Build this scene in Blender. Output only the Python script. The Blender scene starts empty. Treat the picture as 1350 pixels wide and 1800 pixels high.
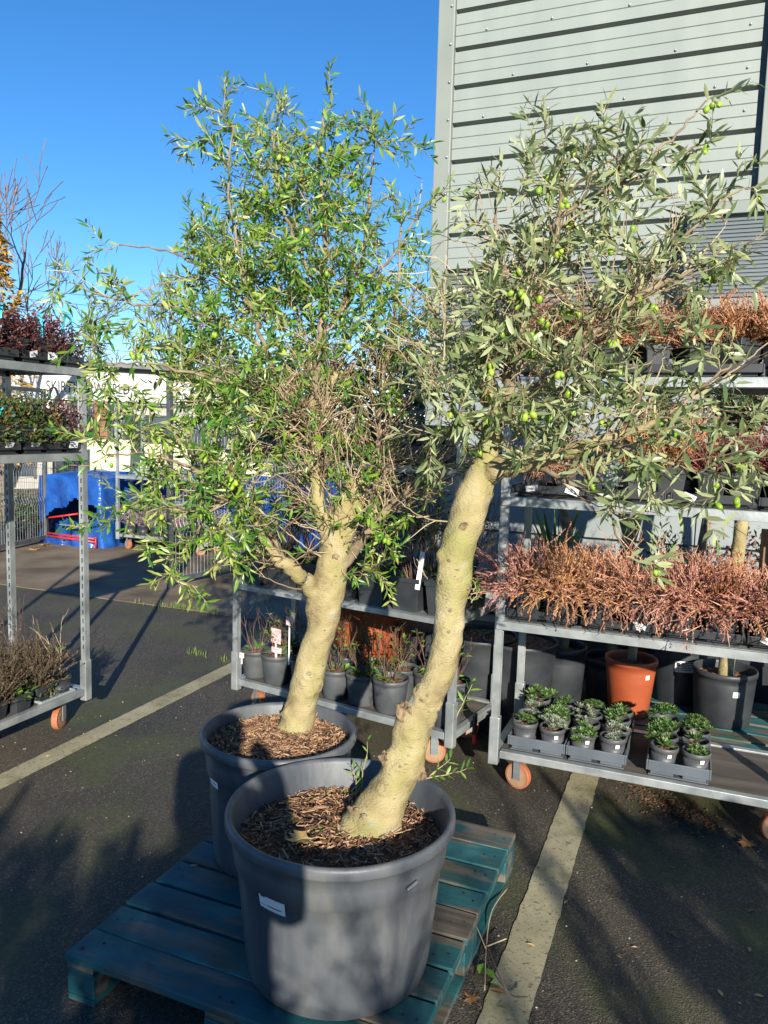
import bpy, math, random
import numpy as np
from mathutils import Vector, Matrix, Quaternion, noise as mnoise
R_ = math.radians
scene = bpy.context.scene
COL = scene.collection

# ------------------------------------------------------------------ camera, sky, sun, exposure
CAM_H = 1.66
CR = np.array([[0.926, -0.067, 0.372], [0.377, 0.090, -0.922], [0.028, 0.994, 0.108]])
_u, _s, _vt = np.linalg.svd(CR); CR = _u @ _vt
cam = bpy.data.cameras.new('camera'); cam_o = bpy.data.objects.new('camera', cam); COL.objects.link(cam_o)
cam.sensor_fit = 'VERTICAL'; cam.sensor_height = 36.0; cam.lens = 1352 / 1800 * 36
cam.clip_start = 0.02; cam.clip_end = 600
cam_o.matrix_world = Matrix([list(CR[0]) + [0], list(CR[1]) + [0], list(CR[2]) + [CAM_H], [0, 0, 0, 1]])
scene.camera = cam_o

SUN_EL, SUN_AZ = 19.0, 30.7          # sun stands behind the camera to the right; azimuth measured from -Y towards +X
TO_SUN = Vector((math.sin(R_(SUN_AZ)) * math.cos(R_(SUN_EL)), -math.cos(R_(SUN_AZ)) * math.cos(R_(SUN_EL)), math.sin(R_(SUN_EL))))
world = bpy.data.worlds.new('World'); scene.world = world; world.use_nodes = True
wn = world.node_tree; wn.nodes.clear()
w_out = wn.nodes.new('ShaderNodeOutputWorld'); w_bg = wn.nodes.new('ShaderNodeBackground'); w_sky = wn.nodes.new('ShaderNodeTexSky')
w_sky.sky_type = 'NISHITA'; w_sky.sun_disc = False; w_sky.sun_elevation = R_(SUN_EL)
w_sky.sun_rotation = math.atan2(TO_SUN.x, TO_SUN.y); w_sky.altitude = 0
w_sky.air_density = 0.9; w_sky.dust_density = 0.0; w_sky.ozone_density = 4.5
w_bg.inputs[1].default_value = 0.104
w_hs = wn.nodes.new('ShaderNodeHueSaturation'); w_hs.inputs['Saturation'].default_value = 1.18; w_hs.inputs['Hue'].default_value = 0.502
wn.links.new(w_sky.outputs[0], w_hs.inputs['Color']); wn.links.new(w_hs.outputs[0], w_bg.inputs[0]); wn.links.new(w_bg.outputs[0], w_out.inputs[0])
sun = bpy.data.lights.new('sun', 'SUN'); sun_o = bpy.data.objects.new('sun', sun); COL.objects.link(sun_o)
sun.energy = 5.0; sun.angle = R_(0.55); sun.color = (1.0, 0.93, 0.80)
sun_o.rotation_euler = TO_SUN.to_track_quat('Z', 'Y').to_euler(); sun_o.location = (3, -6, 8)
scene.view_settings.view_transform = 'Standard'; scene.view_settings.look = 'None'
scene.view_settings.exposure = 0.90; scene.view_settings.gamma = 1.0; scene.view_settings.use_curve_mapping = False

# ------------------------------------------------------------------ measuring helpers (photograph pixel -> point in the yard)
CAMP = np.array([0, 0, CAM_H])
def ray(x, y): return CR @ np.array([(x - 675) / 1352, -(y - 900) / 1352, -1.0])
def atZ(x, y, z=0.0):
    d = ray(x, y); return Vector(CAMP + d * ((z - CAM_H) / d[2]))
def atY(x, y, Y):
    d = ray(x, y); return Vector(CAMP + d * (Y / d[1]))
def atX(x, y, X):
    d = ray(x, y); return Vector(CAMP + d * (X / d[0]))
def atD(x, y, dep): return Vector(CAMP + ray(x, y) * dep)
def depth(p): return float(-(CR.T @ (np.array(p) - CAMP))[2])

# ------------------------------------------------------------------ materials
MATS = {}
def pbr(name, cols, rough=0.6, metal=0.0, scale=6.0, detail=4.0, bump=0.0, bscale=None, rnd=None, mixrnd=0.6,
        spec=0.5, under=None, transl=0.0, stretch=(1, 1, 1), lo=0.35, hi=0.65, coord='Object', coat=0.0, bdist=0.01):
    """cols: list of 2-3 colours mixed by noise; rnd: 'island' / 'object' shifts the mix per leaf or per object."""
    if name in MATS: return MATS[name]
    m = bpy.data.materials.new(name); m.use_nodes = True; nt = m.node_tree; N = nt.nodes; L = nt.links
    b = N['Principled BSDF']; b.inputs['Roughness'].default_value = rough; b.inputs['Metallic'].default_value = metal
    b.inputs['Specular IOR Level'].default_value = spec
    if coat: b.inputs['Coat Weight'].default_value = coat
    tc = N.new('ShaderNodeTexCoord'); mp = N.new('ShaderNodeMapping'); mp.inputs['Scale'].default_value = stretch
    L.new(tc.outputs[coord], mp.inputs[0])
    nz = N.new('ShaderNodeTexNoise'); nz.inputs['Scale'].default_value = scale; nz.inputs['Detail'].default_value = detail
    L.new(mp.outputs[0], nz.inputs['Vector'])
    rp = N.new('ShaderNodeValToRGB'); cr = rp.color_ramp
    cols = [tuple(c) + (1,) for c in cols]
    cr.elements[0].position = lo; cr.elements[0].color = cols[0]; cr.elements[1].position = hi; cr.elements[1].color = cols[-1]
    for i, c in enumerate(cols[1:-1]):
        e = cr.elements.new(lo + (hi - lo) * (i + 1) / (len(cols) - 1)); e.color = c
    fac = nz.outputs[0]
    if rnd:
        if rnd == 'island':
            g = N.new('ShaderNodeNewGeometry'); ro = g.outputs['Random Per Island']
        else:
            g = N.new('ShaderNodeObjectInfo'); ro = g.outputs['Random']
        mx = N.new('ShaderNodeMix'); mx.inputs[0].default_value = mixrnd
        L.new(fac, mx.inputs[2]); L.new(ro, mx.inputs[3]); fac = mx.outputs[0]
    L.new(fac, rp.inputs[0]); col = rp.outputs[0]
    if under:
        g2 = N.new('ShaderNodeNewGeometry'); mu = N.new('ShaderNodeMix'); mu.data_type = 'RGBA'
        L.new(g2.outputs['Backfacing'], mu.inputs[0]); L.new(col, mu.inputs[6]); mu.inputs[7].default_value = tuple(under) + (1,)
        col = mu.outputs[2]
    L.new(col, b.inputs['Base Color'])
    if bump:
        nb = N.new('ShaderNodeTexNoise'); nb.inputs['Scale'].default_value = bscale or scale * 4; nb.inputs['Detail'].default_value = 5
        L.new(mp.outputs[0], nb.inputs['Vector'])
        bp = N.new('ShaderNodeBump'); bp.inputs['Strength'].default_value = bump; bp.inputs['Distance'].default_value = bdist
        L.new(nb.outputs[0], bp.inputs['Height']); L.new(bp.outputs[0], b.inputs['Normal'])
    if transl:
        tr = N.new('ShaderNodeBsdfTranslucent'); L.new(col, tr.inputs[0])
        ms = N.new('ShaderNodeMixShader'); ms.inputs[0].default_value = transl
        L.new(b.outputs[0], ms.inputs[1]); L.new(tr.outputs[0], ms.inputs[2]); L.new(ms.outputs[0], N['Material Output'].inputs[0])
    MATS[name] = m; return m

def asphalt_mat():
    m = bpy.data.materials.new('asphalt'); m.use_nodes = True; nt = m.node_tree; N = nt.nodes; L = nt.links
    b = N['Principled BSDF']; b.inputs['Roughness'].default_value = 0.75; b.inputs['Specular IOR Level'].default_value = 0.45
    tc = N.new('ShaderNodeTexCoord')
    def noise(s, d=5):
        n = N.new('ShaderNodeTexNoise'); n.inputs['Scale'].default_value = s; n.inputs['Detail'].default_value = d; L.new(tc.outputs['Object'], n.inputs['Vector']); return n
    def ramp(src, stops):
        r = N.new('ShaderNodeValToRGB'); L.new(src, r.inputs[0]); e = r.color_ramp.elements
        e[0].position, e[0].color = stops[0][0], tuple(stops[0][1]) + (1,); e[1].position, e[1].color = stops[-1][0], tuple(stops[-1][1]) + (1,)
        for p, c in stops[1:-1]:
            k = e.new(p); k.color = tuple(c) + (1,)
        return r
    def mix(f, a, c):
        x = N.new('ShaderNodeMix'); x.data_type = 'RGBA'; L.new(f, x.inputs[0]); L.new(a, x.inputs[6]); L.new(c, x.inputs[7]); return x.outputs[2]
    big = ramp(noise(1.3).outputs[0], [(0.3, (0.044, 0.041, 0.034)), (0.7, (0.088, 0.077, 0.058))])
    vor = N.new('ShaderNodeTexVoronoi'); vor.inputs['Scale'].default_value = 185; L.new(tc.outputs['Object'], vor.inputs['Vector'])
    agg = ramp(vor.outputs['Color'], [(0.15, (0.45, 0.45, 0.45)), (0.7, (1.05, 1.02, 0.98)), (0.95, (2.6, 2.4, 2.1))])
    mu = N.new('ShaderNodeMix'); mu.data_type = 'RGBA'; mu.blend_type = 'MULTIPLY'; mu.inputs[0].default_value = 1.0
    L.new(big.outputs[0], mu.inputs[6]); L.new(agg.outputs[0], mu.inputs[7])
    mossf = ramp(noise(2.1, 9).outputs[0], [(0.48, (0, 0, 0)), (0.66, (0.8, 0.8, 0.8))])
    mossc = ramp(noise(40).outputs[0], [(0.3, (0.045, 0.060, 0.018)), (0.7, (0.085, 0.090, 0.032))])
    c = mix(mossf.outputs[0], mu.outputs[2], mossc.outputs[0])
    dirtf = ramp(noise(0.7, 8).outputs[0], [(0.5, (0, 0, 0)), (0.75, (0.6, 0.6, 0.6))])
    dirtc = N.new('ShaderNodeRGB'); dirtc.outputs[0].default_value = (0.10, 0.078, 0.052, 1)
    c = mix(dirtf.outputs[0], c, dirtc.outputs[0])
    L.new(c, b.inputs['Base Color'])
    bp = N.new('ShaderNodeBump'); bp.inputs['Strength'].default_value = 0.6; bp.inputs['Distance'].default_value = 0.004
    L.new(vor.outputs['Distance'], bp.inputs['Height']); L.new(bp.outputs[0], b.inputs['Normal'])
    return m

def pallet_mat():
    m = bpy.data.materials.new('worn_blue_paint'); m.use_nodes = True; nt = m.node_tree; N = nt.nodes; L = nt.links
    b = N['Principled BSDF']; b.inputs['Roughness'].default_value = 0.6
    tc = N.new('ShaderNodeTexCoord'); oi = N.new('ShaderNodeObjectInfo')
    va = N.new('ShaderNodeVectorMath'); va.operation = 'ADD'; vs = N.new('ShaderNodeVectorMath'); vs.operation = 'SCALE'
    cmb = N.new('ShaderNodeCombineXYZ'); L.new(oi.outputs['Random'], cmb.inputs[0]); L.new(oi.outputs['Random'], cmb.inputs[1])
    L.new(cmb.outputs[0], vs.inputs[0]); vs.inputs['Scale'].default_value = 37
    L.new(tc.outputs['Object'], va.inputs[0]); L.new(vs.outputs[0], va.inputs[1])
    def noise(s, st=(1, 1, 1), d=6):
        mp = N.new('ShaderNodeMapping'); mp.inputs['Scale'].default_value = st; L.new(va.outputs[0], mp.inputs[0])
        n = N.new('ShaderNodeTexNoise'); n.inputs['Scale'].default_value = s; n.inputs['Detail'].default_value = d; L.new(mp.outputs[0], n.inputs['Vector']); return n
    def ramp(src, stops):
        r = N.new('ShaderNodeValToRGB'); L.new(src, r.inputs[0]); e = r.color_ramp.elements
        e[0].position, e[0].color = stops[0][0], tuple(stops[0][1]) + (1,); e[1].position, e[1].color = stops[-1][0], tuple(stops[-1][1]) + (1,)
        for p, c in stops[1:-1]:
            k = e.new(p); k.color = tuple(c) + (1,)
        return r
    def mix(f, a, c):
        x = N.new('ShaderNodeMix'); x.data_type = 'RGBA'; L.new(f, x.inputs[0]); L.new(a, x.inputs[6]); L.new(c, x.inputs[7]); return x.outputs[2]
    paint = ramp(noise(5).outputs[0], [(0.3, (0.006, 0.050, 0.062)), (0.55, (0.012, 0.092, 0.102)), (0.70, (0.035, 0.16, 0.165)), (0.82, (0.12, 0.26, 0.25))])
    wood = ramp(noise(30, (0.08, 1, 1)).outputs[0], [(0.3, (0.055, 0.042, 0.030)), (0.7, (0.20, 0.155, 0.115))])
    wear = ramp(noise(9, (0.35, 1, 1), 12).outputs[0], [(0.50, (0, 0, 0)), (0.58, (0.9, 0.9, 0.9))])
    alga = ramp(noise(3.5).outputs[0], [(0.52, (0, 0, 0)), (0.75, (0.55, 0.55, 0.55))])
    gc = N.new('ShaderNodeRGB'); gc.outputs[0].default_value = (0.045, 0.062, 0.014, 1)
    c = mix(wear.outputs[0], paint.outputs[0], wood.outputs[0]); c = mix(alga.outputs[0], c, gc.outputs[0])
    L.new(c, b.inputs['Base Color'])
    bp = N.new('ShaderNodeBump'); bp.inputs['Strength'].default_value = 0.5; bp.inputs['Distance'].default_value = 0.004
    L.new(noise(60, (0.06, 1, 1)).outputs[0], bp.inputs['Height']); L.new(bp.outputs[0], b.inputs['Normal'])
    return m

def paint_line_mat():
    if 'worn_line_paint' in MATS: return MATS['worn_line_paint']
    m = bpy.data.materials.new('worn_line_paint'); MATS['worn_line_paint'] = m; m.use_nodes = True; nt = m.node_tree; N = nt.nodes; L = nt.links
    b = N['Principled BSDF']; b.inputs['Roughness'].default_value = 0.85
    tc = N.new('ShaderNodeTexCoord')
    def noise(sc, d=8, st=(1, 1, 1)):
        mp = N.new('ShaderNodeMapping'); mp.inputs['Scale'].default_value = st; L.new(tc.outputs['Object'], mp.inputs[0])
        n = N.new('ShaderNodeTexNoise'); n.inputs['Scale'].default_value = sc; n.inputs['Detail'].default_value = d; n.inputs['Roughness'].default_value = .65; L.new(mp.outputs[0], n.inputs['Vector']); return n.outputs[0]
    def ramp(src, p0, c0, p1, c1):
        r = N.new('ShaderNodeValToRGB'); L.new(src, r.inputs[0]); e = r.color_ramp.elements; e[0].position, e[0].color = p0, tuple(c0) + (1,); e[1].position, e[1].color = p1, tuple(c1) + (1,); return r.outputs[0]
    def mix(f, a, c):
        x = N.new('ShaderNodeMix'); x.data_type = 'RGBA'; L.new(f, x.inputs[0]); L.new(a, x.inputs[6])
        if isinstance(c, tuple): x.inputs[7].default_value = c + (1,)
        else: L.new(c, x.inputs[7])
        return x.outputs[2]
    c = ramp(noise(3.0), .35, (.25, .225, .14), .65, (.38, .34, .215))
    c = mix(ramp(noise(5.5, 10), .50, (0, 0, 0), .68, (.8, .8, .8)), c, (.13, .135, .05))
    c = mix(ramp(noise(85, 5), .57, (0, 0, 0), .66, (.85, .85, .85)), c, (.06, .055, .042))
    c = mix(ramp(noise(22, 12, (1, 2.2, 1)), .60, (0, 0, 0), .66, (.8, .8, .8)), c, (.075, .07, .05))
    L.new(c, b.inputs['Base Color'])
    bp = N.new('ShaderNodeBump'); bp.inputs['Strength'].default_value = .35; bp.inputs['Distance'].default_value = .004; L.new(noise(150, 4), bp.inputs['Height']); L.new(bp.outputs[0], b.inputs['Normal'])
    return m

ASPH = asphalt_mat(); PALLET = pallet_mat()
CONC = pbr('stained_concrete', [(0.085, 0.062, 0.035), (0.17, 0.125, 0.075), (0.22, 0.175, 0.12)], rough=0.8, scale=1.6, detail=9, bump=0.3, bscale=60)
GALV = pbr('galvanised_steel', [(0.26, 0.285, 0.29), (0.45, 0.475, 0.475)], rough=0.42, metal=0.55, scale=9, detail=6, bump=0.08, bscale=60)
GALVD = pbr('dull_galvanised_steel', [(0.16, 0.18, 0.19), (0.32, 0.35, 0.36)], rough=0.5, metal=0.5, scale=9, detail=6)
PLY = pbr('plywood_deck', [(0.055, 0.048, 0.042), (0.12, 0.10, 0.085)], rough=0.75, scale=9, stretch=(0.3, 2, 1), bump=0.2, bscale=60)
POTBLK = pbr('charcoal_plastic', [(0.018, 0.021, 0.026), (0.038, 0.042, 0.047)], rough=0.48, scale=7, detail=7, bump=0.06, bscale=25, spec=0.5)
POTBIG = pbr('grey_dusty_plastic', [(0.048, 0.056, 0.068), (0.080, 0.088, 0.099), (0.125, 0.127, 0.126), (0.27, 0.26, 0.235)], rough=0.5, scale=8, detail=14, bump=0.12, bscale=50, stretch=(1, 1, 0.3), lo=0.36, hi=0.82)
POTGRY = pbr('grey_plastic', [(0.048, 0.053, 0.058), (0.085, 0.09, 0.095)], rough=0.5, scale=8)
TERRA = pbr('terracotta_plastic', [(0.26, 0.055, 0.02), (0.36, 0.085, 0.032)], rough=0.45, scale=5)
TRAY = pbr('grey_blue_tray_plastic', [(0.07, 0.085, 0.10), (0.10, 0.115, 0.135)], rough=0.45, scale=6)
TRAYBLK = pbr('black_tray_plastic', [(0.016, 0.018, 0.021), (0.03, 0.032, 0.036)], rough=0.4, scale=6)
SOIL = pbr('bark_soil', [(0.030, 0.018, 0.010), (0.12, 0.060, 0.030), (0.20, 0.105, 0.055)], rough=0.95, scale=38, detail=8, bump=1.0, bscale=90, bdist=0.02)
CHIP = pbr('bark_chips', [(0.06, 0.03, 0.016), (0.25, 0.125, 0.06), (0.50, 0.33, 0.20)], rough=0.85, scale=30, rnd='island', mixrnd=0.85, lo=0.1, hi=0.95)
def bark_mat():
    m = bpy.data.materials.new('smooth_olive_bark'); m.use_nodes = True; nt = m.node_tree; N = nt.nodes; L = nt.links
    b = N['Principled BSDF']; b.inputs['Roughness'].default_value = 0.85; b.inputs['Specular IOR Level'].default_value = 0.25
    tc = N.new('ShaderNodeTexCoord')
    def noise(sc, st=(1, 1, 1), d=8):
        mp = N.new('ShaderNodeMapping'); mp.inputs['Scale'].default_value = st; L.new(tc.outputs['Object'], mp.inputs[0])
        n = N.new('ShaderNodeTexNoise'); n.inputs['Scale'].default_value = sc; n.inputs['Detail'].default_value = d; L.new(mp.outputs[0], n.inputs['Vector']); return n.outputs[0]
    def ramp(src, stops):
        r = N.new('ShaderNodeValToRGB'); L.new(src, r.inputs[0]); e = r.color_ramp.elements
        e[0].position, e[0].color = stops[0][0], tuple(stops[0][1]) + (1,); e[1].position, e[1].color = stops[-1][0], tuple(stops[-1][1]) + (1,)
        for p, c in stops[1:-1]:
            k = e.new(p); k.color = tuple(c) + (1,)
        return r.outputs[0]
    def mix(f, a, c):
        x = N.new('ShaderNodeMix'); x.data_type = 'RGBA'; L.new(f, x.inputs[0]); L.new(a, x.inputs[6]); L.new(c, x.inputs[7]); return x.outputs[2]
    base = ramp(noise(11, d=12), [(0.28, (0.19, 0.145, 0.07)), (0.43, (0.29, 0.235, 0.115)), (0.58, (0.36, 0.295, 0.155)), (0.75, (0.40, 0.335, 0.20))])
    alg = N.new('ShaderNodeRGB'); alg.outputs[0].default_value = (0.235, 0.245, 0.06, 1)
    c = mix(ramp(noise(4.2), [(0.50, (0, 0, 0)), (0.68, (0.7, 0.7, 0.7))]), base, alg.outputs[0])
    dk = N.new('ShaderNodeRGB'); dk.outputs[0].default_value = (0.085, 0.060, 0.032, 1)
    c = mix(ramp(noise(48, (1, 1, 2.6), 6), [(0.645, (0, 0, 0)), (0.72, (0.75, 0.75, 0.75))]), c, dk.outputs[0])
    gr = N.new('ShaderNodeRGB'); gr.outputs[0].default_value = (0.34, 0.33, 0.28, 1)
    c = mix(ramp(noise(19, d=10), [(0.60, (0, 0, 0)), (0.70, (0.5, 0.5, 0.5))]), c, gr.outputs[0])
    L.new(c, b.inputs['Base Color'])
    ad = N.new('ShaderNodeMath'); ad.operation = 'ADD'; L.new(noise(26, (1, 1, 1.6), 10), ad.inputs[0]); L.new(noise(110, (1, 1, 2.2), 6), ad.inputs[1])
    bp = N.new('ShaderNodeBump'); bp.inputs['Strength'].default_value = 0.75; bp.inputs['Distance'].default_value = 0.008
    L.new(ad.outputs[0], bp.inputs['Height']); L.new(bp.outputs[0], b.inputs['Normal']); return m
BARK = bark_mat()
BARKD = pbr('branch_bark', [(0.13, 0.095, 0.055), (0.27, 0.21, 0.13)], rough=0.85, scale=25, bump=0.4, bscale=90, bdist=0.003)
TWIG = pbr('olive_twig', [(0.16, 0.105, 0.06), (0.34, 0.25, 0.15), (0.44, 0.35, 0.22)], rough=0.8, scale=12, rnd='island', mixrnd=0.6)
KNOT = pbr('knot_bark', [(0.10, 0.065, 0.035), (0.27, 0.19, 0.11)], rough=0.95, scale=45, bump=0.9, bscale=70)
LEAFA = [(0.034, 0.115, 0.014), (0.080, 0.21, 0.022), (0.23, 0.34, 0.03)]
LEAFB = [(0.075, 0.115, 0.036), (0.16, 0.205, 0.080), (0.33, 0.36, 0.17)]
LEAF1 = pbr('olive_leaf_green', LEAFA, rough=0.36, scale=2, rnd='island', mixrnd=0.9, lo=0.1, hi=0.95, under=(0.36, 0.40, 0.12), transl=0.25)
LEAF1S = pbr('olive_leaf_green_single', LEAFA, rough=0.36, scale=2, rnd='object', mixrnd=0.9, lo=0.1, hi=0.95, under=(0.36, 0.40, 0.12), transl=0.25)
LEAF2 = pbr('olive_leaf_grey', LEAFB, rough=0.38, scale=2, rnd='island', mixrnd=0.9, lo=0.1, hi=0.95, under=(0.38, 0.415, 0.21), transl=0.2)
LEAF2S = pbr('olive_leaf_grey_single', LEAFB, rough=0.38, scale=2, rnd='object', mixrnd=0.9, lo=0.1, hi=0.95, under=(0.38, 0.415, 0.21), transl=0.2)
OLIVE = pbr('green_olive', [(0.17, 0.30, 0.02), (0.30, 0.42, 0.03)], rough=0.3, scale=4, rnd='object', mixrnd=0.5)
HEATH = {
    'pink': pbr('heather_pink_brown', [(0.13, 0.045, 0.028), (0.32, 0.135, 0.078), (0.47, 0.235, 0.14), (0.58, 0.36, 0.23)], rough=0.85, scale=10, rnd='island', mixrnd=0.75, lo=0.12, hi=0.9),
    'rust': pbr('heather_rust', [(0.18, 0.055, 0.03), (0.40, 0.16, 0.08), (0.56, 0.32, 0.19)], rough=0.85, scale=10, rnd='island', mixrnd=0.75, lo=0.12, hi=0.9),
    'tan': pbr('heather_tan', [(0.26, 0.095, 0.035), (0.46, 0.22, 0.09), (0.58, 0.36, 0.18)], rough=0.85, scale=10, rnd='island', mixrnd=0.75, lo=0.12, hi=0.9),
    'wine': pbr('heather_wine_red', [(0.07, 0.018, 0.018), (0.20, 0.045, 0.04), (0.34, 0.12, 0.09)], rough=0.8, scale=10, rnd='island', mixrnd=0.75, lo=0.12, hi=0.9),
    'grey': pbr('heather_grey_green', [(0.10, 0.11, 0.06), (0.26, 0.26, 0.17), (0.38, 0.38, 0.28)], rough=0.85, scale=10, rnd='island', mixrnd=0.75, lo=0.12, hi=0.9),
    'dead': pbr('heather_withered', [(0.03, 0.02, 0.015), (0.085, 0.045, 0.03), (0.10, 0.09, 0.05), (0.19, 0.12, 0.06)], rough=0.9, scale=10, rnd='island', mixrnd=0.75, lo=0.12, hi=0.9),
}
SUCC = pbr('succulent_green', [(0.025, 0.07, 0.015), (0.075, 0.15, 0.03), (0.17, 0.21, 0.08)], rough=0.5, scale=14, rnd='island', mixrnd=0.6, lo=0.15, hi=0.9)
SUCCG = pbr('succulent_grey', [(0.10, 0.13, 0.08), (0.20, 0.24, 0.17), (0.28, 0.28, 0.20)], rough=0.6, scale=14, rnd='island', mixrnd=0.6, lo=0.15, hi=0.9)
WINT = pbr('red_tinged_foliage', [(0.028, 0.065, 0.014), (0.07, 0.115, 0.03), (0.20, 0.06, 0.03)], rough=0.45, scale=9, rnd='island', mixrnd=0.55, lo=0.25, hi=0.85)
WINE = pbr('dark_wine_foliage', [(0.045, 0.014, 0.018), (0.10, 0.03, 0.033), (0.19, 0.085, 0.06)], rough=0.45, scale=9, rnd='island', mixrnd=0.7, lo=0.15, hi=0.9)
GREEN = pbr('fresh_green_leaf', [(0.05, 0.13, 0.02), (0.10, 0.22, 0.03), (0.22, 0.32, 0.05)], rough=0.45, scale=9, rnd='island', mixrnd=0.8, lo=0.1, hi=0.95, transl=0.2)
DKGREEN = pbr('dark_green_leaf', [(0.018, 0.045, 0.012), (0.04, 0.085, 0.022), (0.075, 0.115, 0.03)], rough=0.4, scale=9, rnd='island', mixrnd=0.8, lo=0.1, hi=0.95)
STEM = pbr('red_brown_stem', [(0.055, 0.03, 0.022), (0.17, 0.095, 0.065)], rough=0.8, scale=20, rnd='island')
WHITE = pbr('white_paper', [(0.70, 0.70, 0.70), (0.80, 0.80, 0.79)], rough=0.6, scale=8)
INK = pbr('black_ink', [(0.015, 0.015, 0.017), (0.025, 0.025, 0.027)], rough=0.5)
INKG = pbr('grey_ink', [(0.13, 0.13, 0.14), (0.18, 0.18, 0.19)], rough=0.5)
PINK = pbr('pink_picture_card', [(0.70, 0.22, 0.26), (0.75, 0.45, 0.45), (0.78, 0.66, 0.62)], rough=0.4, scale=55, detail=2, lo=0.3, hi=0.7)
CYAN = pbr('cyan_ribbon', [(0.02, 0.42, 0.52), (0.05, 0.52, 0.62)], rough=0.4)
BLUETARP = pbr('blue_tarpaulin_sheet', [(0.006, 0.042, 0.20), (0.014, 0.085, 0.34)], rough=0.28, scale=4, bump=0.6, bscale=7, bdist=0.05)
DARK = pbr('painted_hole_shade', [(0.008, 0.009, 0.011), (0.014, 0.015, 0.017)], rough=0.8)
REDP = pbr('red_paint', [(0.50, 0.02, 0.02), (0.62, 0.03, 0.03)], rough=0.4)
CREAM = pbr('cream_board_face', [(0.58, 0.53, 0.33), (0.66, 0.61, 0.42)], rough=0.7, scale=3)
CARD = pbr('brown_card', [(0.20, 0.12, 0.065), (0.26, 0.165, 0.09)], rough=0.85, scale=5)
CLAD = pbr('grey_green_cladding', [(0.225, 0.25, 0.232), (0.265, 0.292, 0.27)], rough=0.5, scale=2.2, detail=9, stretch=(2.2, 1, 0.5), spec=0.3, lo=.3, hi=.72)
CLADT = pbr('grey_trim', [(0.195, 0.215, 0.195), (0.23, 0.25, 0.225)], rough=0.5, scale=1.5, detail=6, spec=0.3)
CLADD = pbr('slate_ribbed_sheet', [(0.11, 0.13, 0.14), (0.14, 0.16, 0.17)], rough=0.5, scale=1.5, detail=6, spec=0.3)
PANEL = pbr('pale_grey_panel', [(0.20, 0.23, 0.235), (0.26, 0.29, 0.29)], rough=0.55, scale=2.0, detail=8, spec=0.3)
RENDER = pbr('off_white_render', [(0.30, 0.29, 0.26), (0.42, 0.40, 0.36)], rough=0.8, scale=2)
SIGNW = pbr('white_sign_board', [(0.50, 0.50, 0.49), (0.60, 0.60, 0.585)], rough=0.6, scale=2)
ROOF = pbr('dark_roof_sheet', [(0.10, 0.11, 0.12), (0.16, 0.165, 0.17)], rough=0.6, scale=2)
BRICK = pbr('orange_brick', [(0.20, 0.08, 0.045), (0.32, 0.14, 0.075)], rough=0.85, scale=20)
GLASS = pbr('dark_window_glass', [(0.03, 0.04, 0.05), (0.08, 0.10, 0.12)], rough=0.08, scale=1)
MESHW = pbr('dark_grey_fence_paint', [(0.05, 0.055, 0.06), (0.08, 0.085, 0.09)], rough=0.45, scale=8)
BAREB = pbr('bare_branch_bark', [(0.11, 0.085, 0.075), (0.20, 0.15, 0.12)], rough=0.9, scale=5)
YELLOW = pbr('yellow_autumn_leaf', [(0.16, 0.12, 0.02), (0.38, 0.20, 0.03), (0.45, 0.30, 0.05)], rough=0.7, scale=3, rnd='island', mixrnd=0.7, lo=0.1, hi=0.9)
BROWNL = pbr('fallen_leaf', [(0.20, 0.10, 0.04), (0.40, 0.22, 0.07), (0.50, 0.33, 0.12)], rough=0.7, scale=14, rnd='object', mixrnd=0.5)
WHEEL = pbr('tan_wheel', [(0.26, 0.15, 0.085), (0.36, 0.22, 0.13)], rough=0.7, scale=12)
TYRE = pbr('orange_tyre', [(0.32, 0.10, 0.045), (0.38, 0.13, 0.06)], rough=0.6, scale=12)
LAV = pbr('lavender_spikes', [(0.14, 0.09, 0.15), (0.27, 0.19, 0.26), (0.30, 0.26, 0.20)], rough=0.85, scale=9, rnd='island', mixrnd=0.7, lo=0.2, hi=0.8)
COAT = pbr('dark_coat_cloth', [(0.02, 0.022, 0.03), (0.03, 0.033, 0.04)], rough=0.9)
WIRE = pbr('black_cable', [(0.02, 0.02, 0.02), (0.03, 0.03, 0.03)], rough=0.6)
GRASSM = pbr('grass_blades', [(0.05, 0.11, 0.015), (0.12, 0.19, 0.03), (0.24, 0.24, 0.06)], rough=0.6, scale=5, rnd='island', mixrnd=0.8, lo=0.1, hi=0.95)

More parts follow.
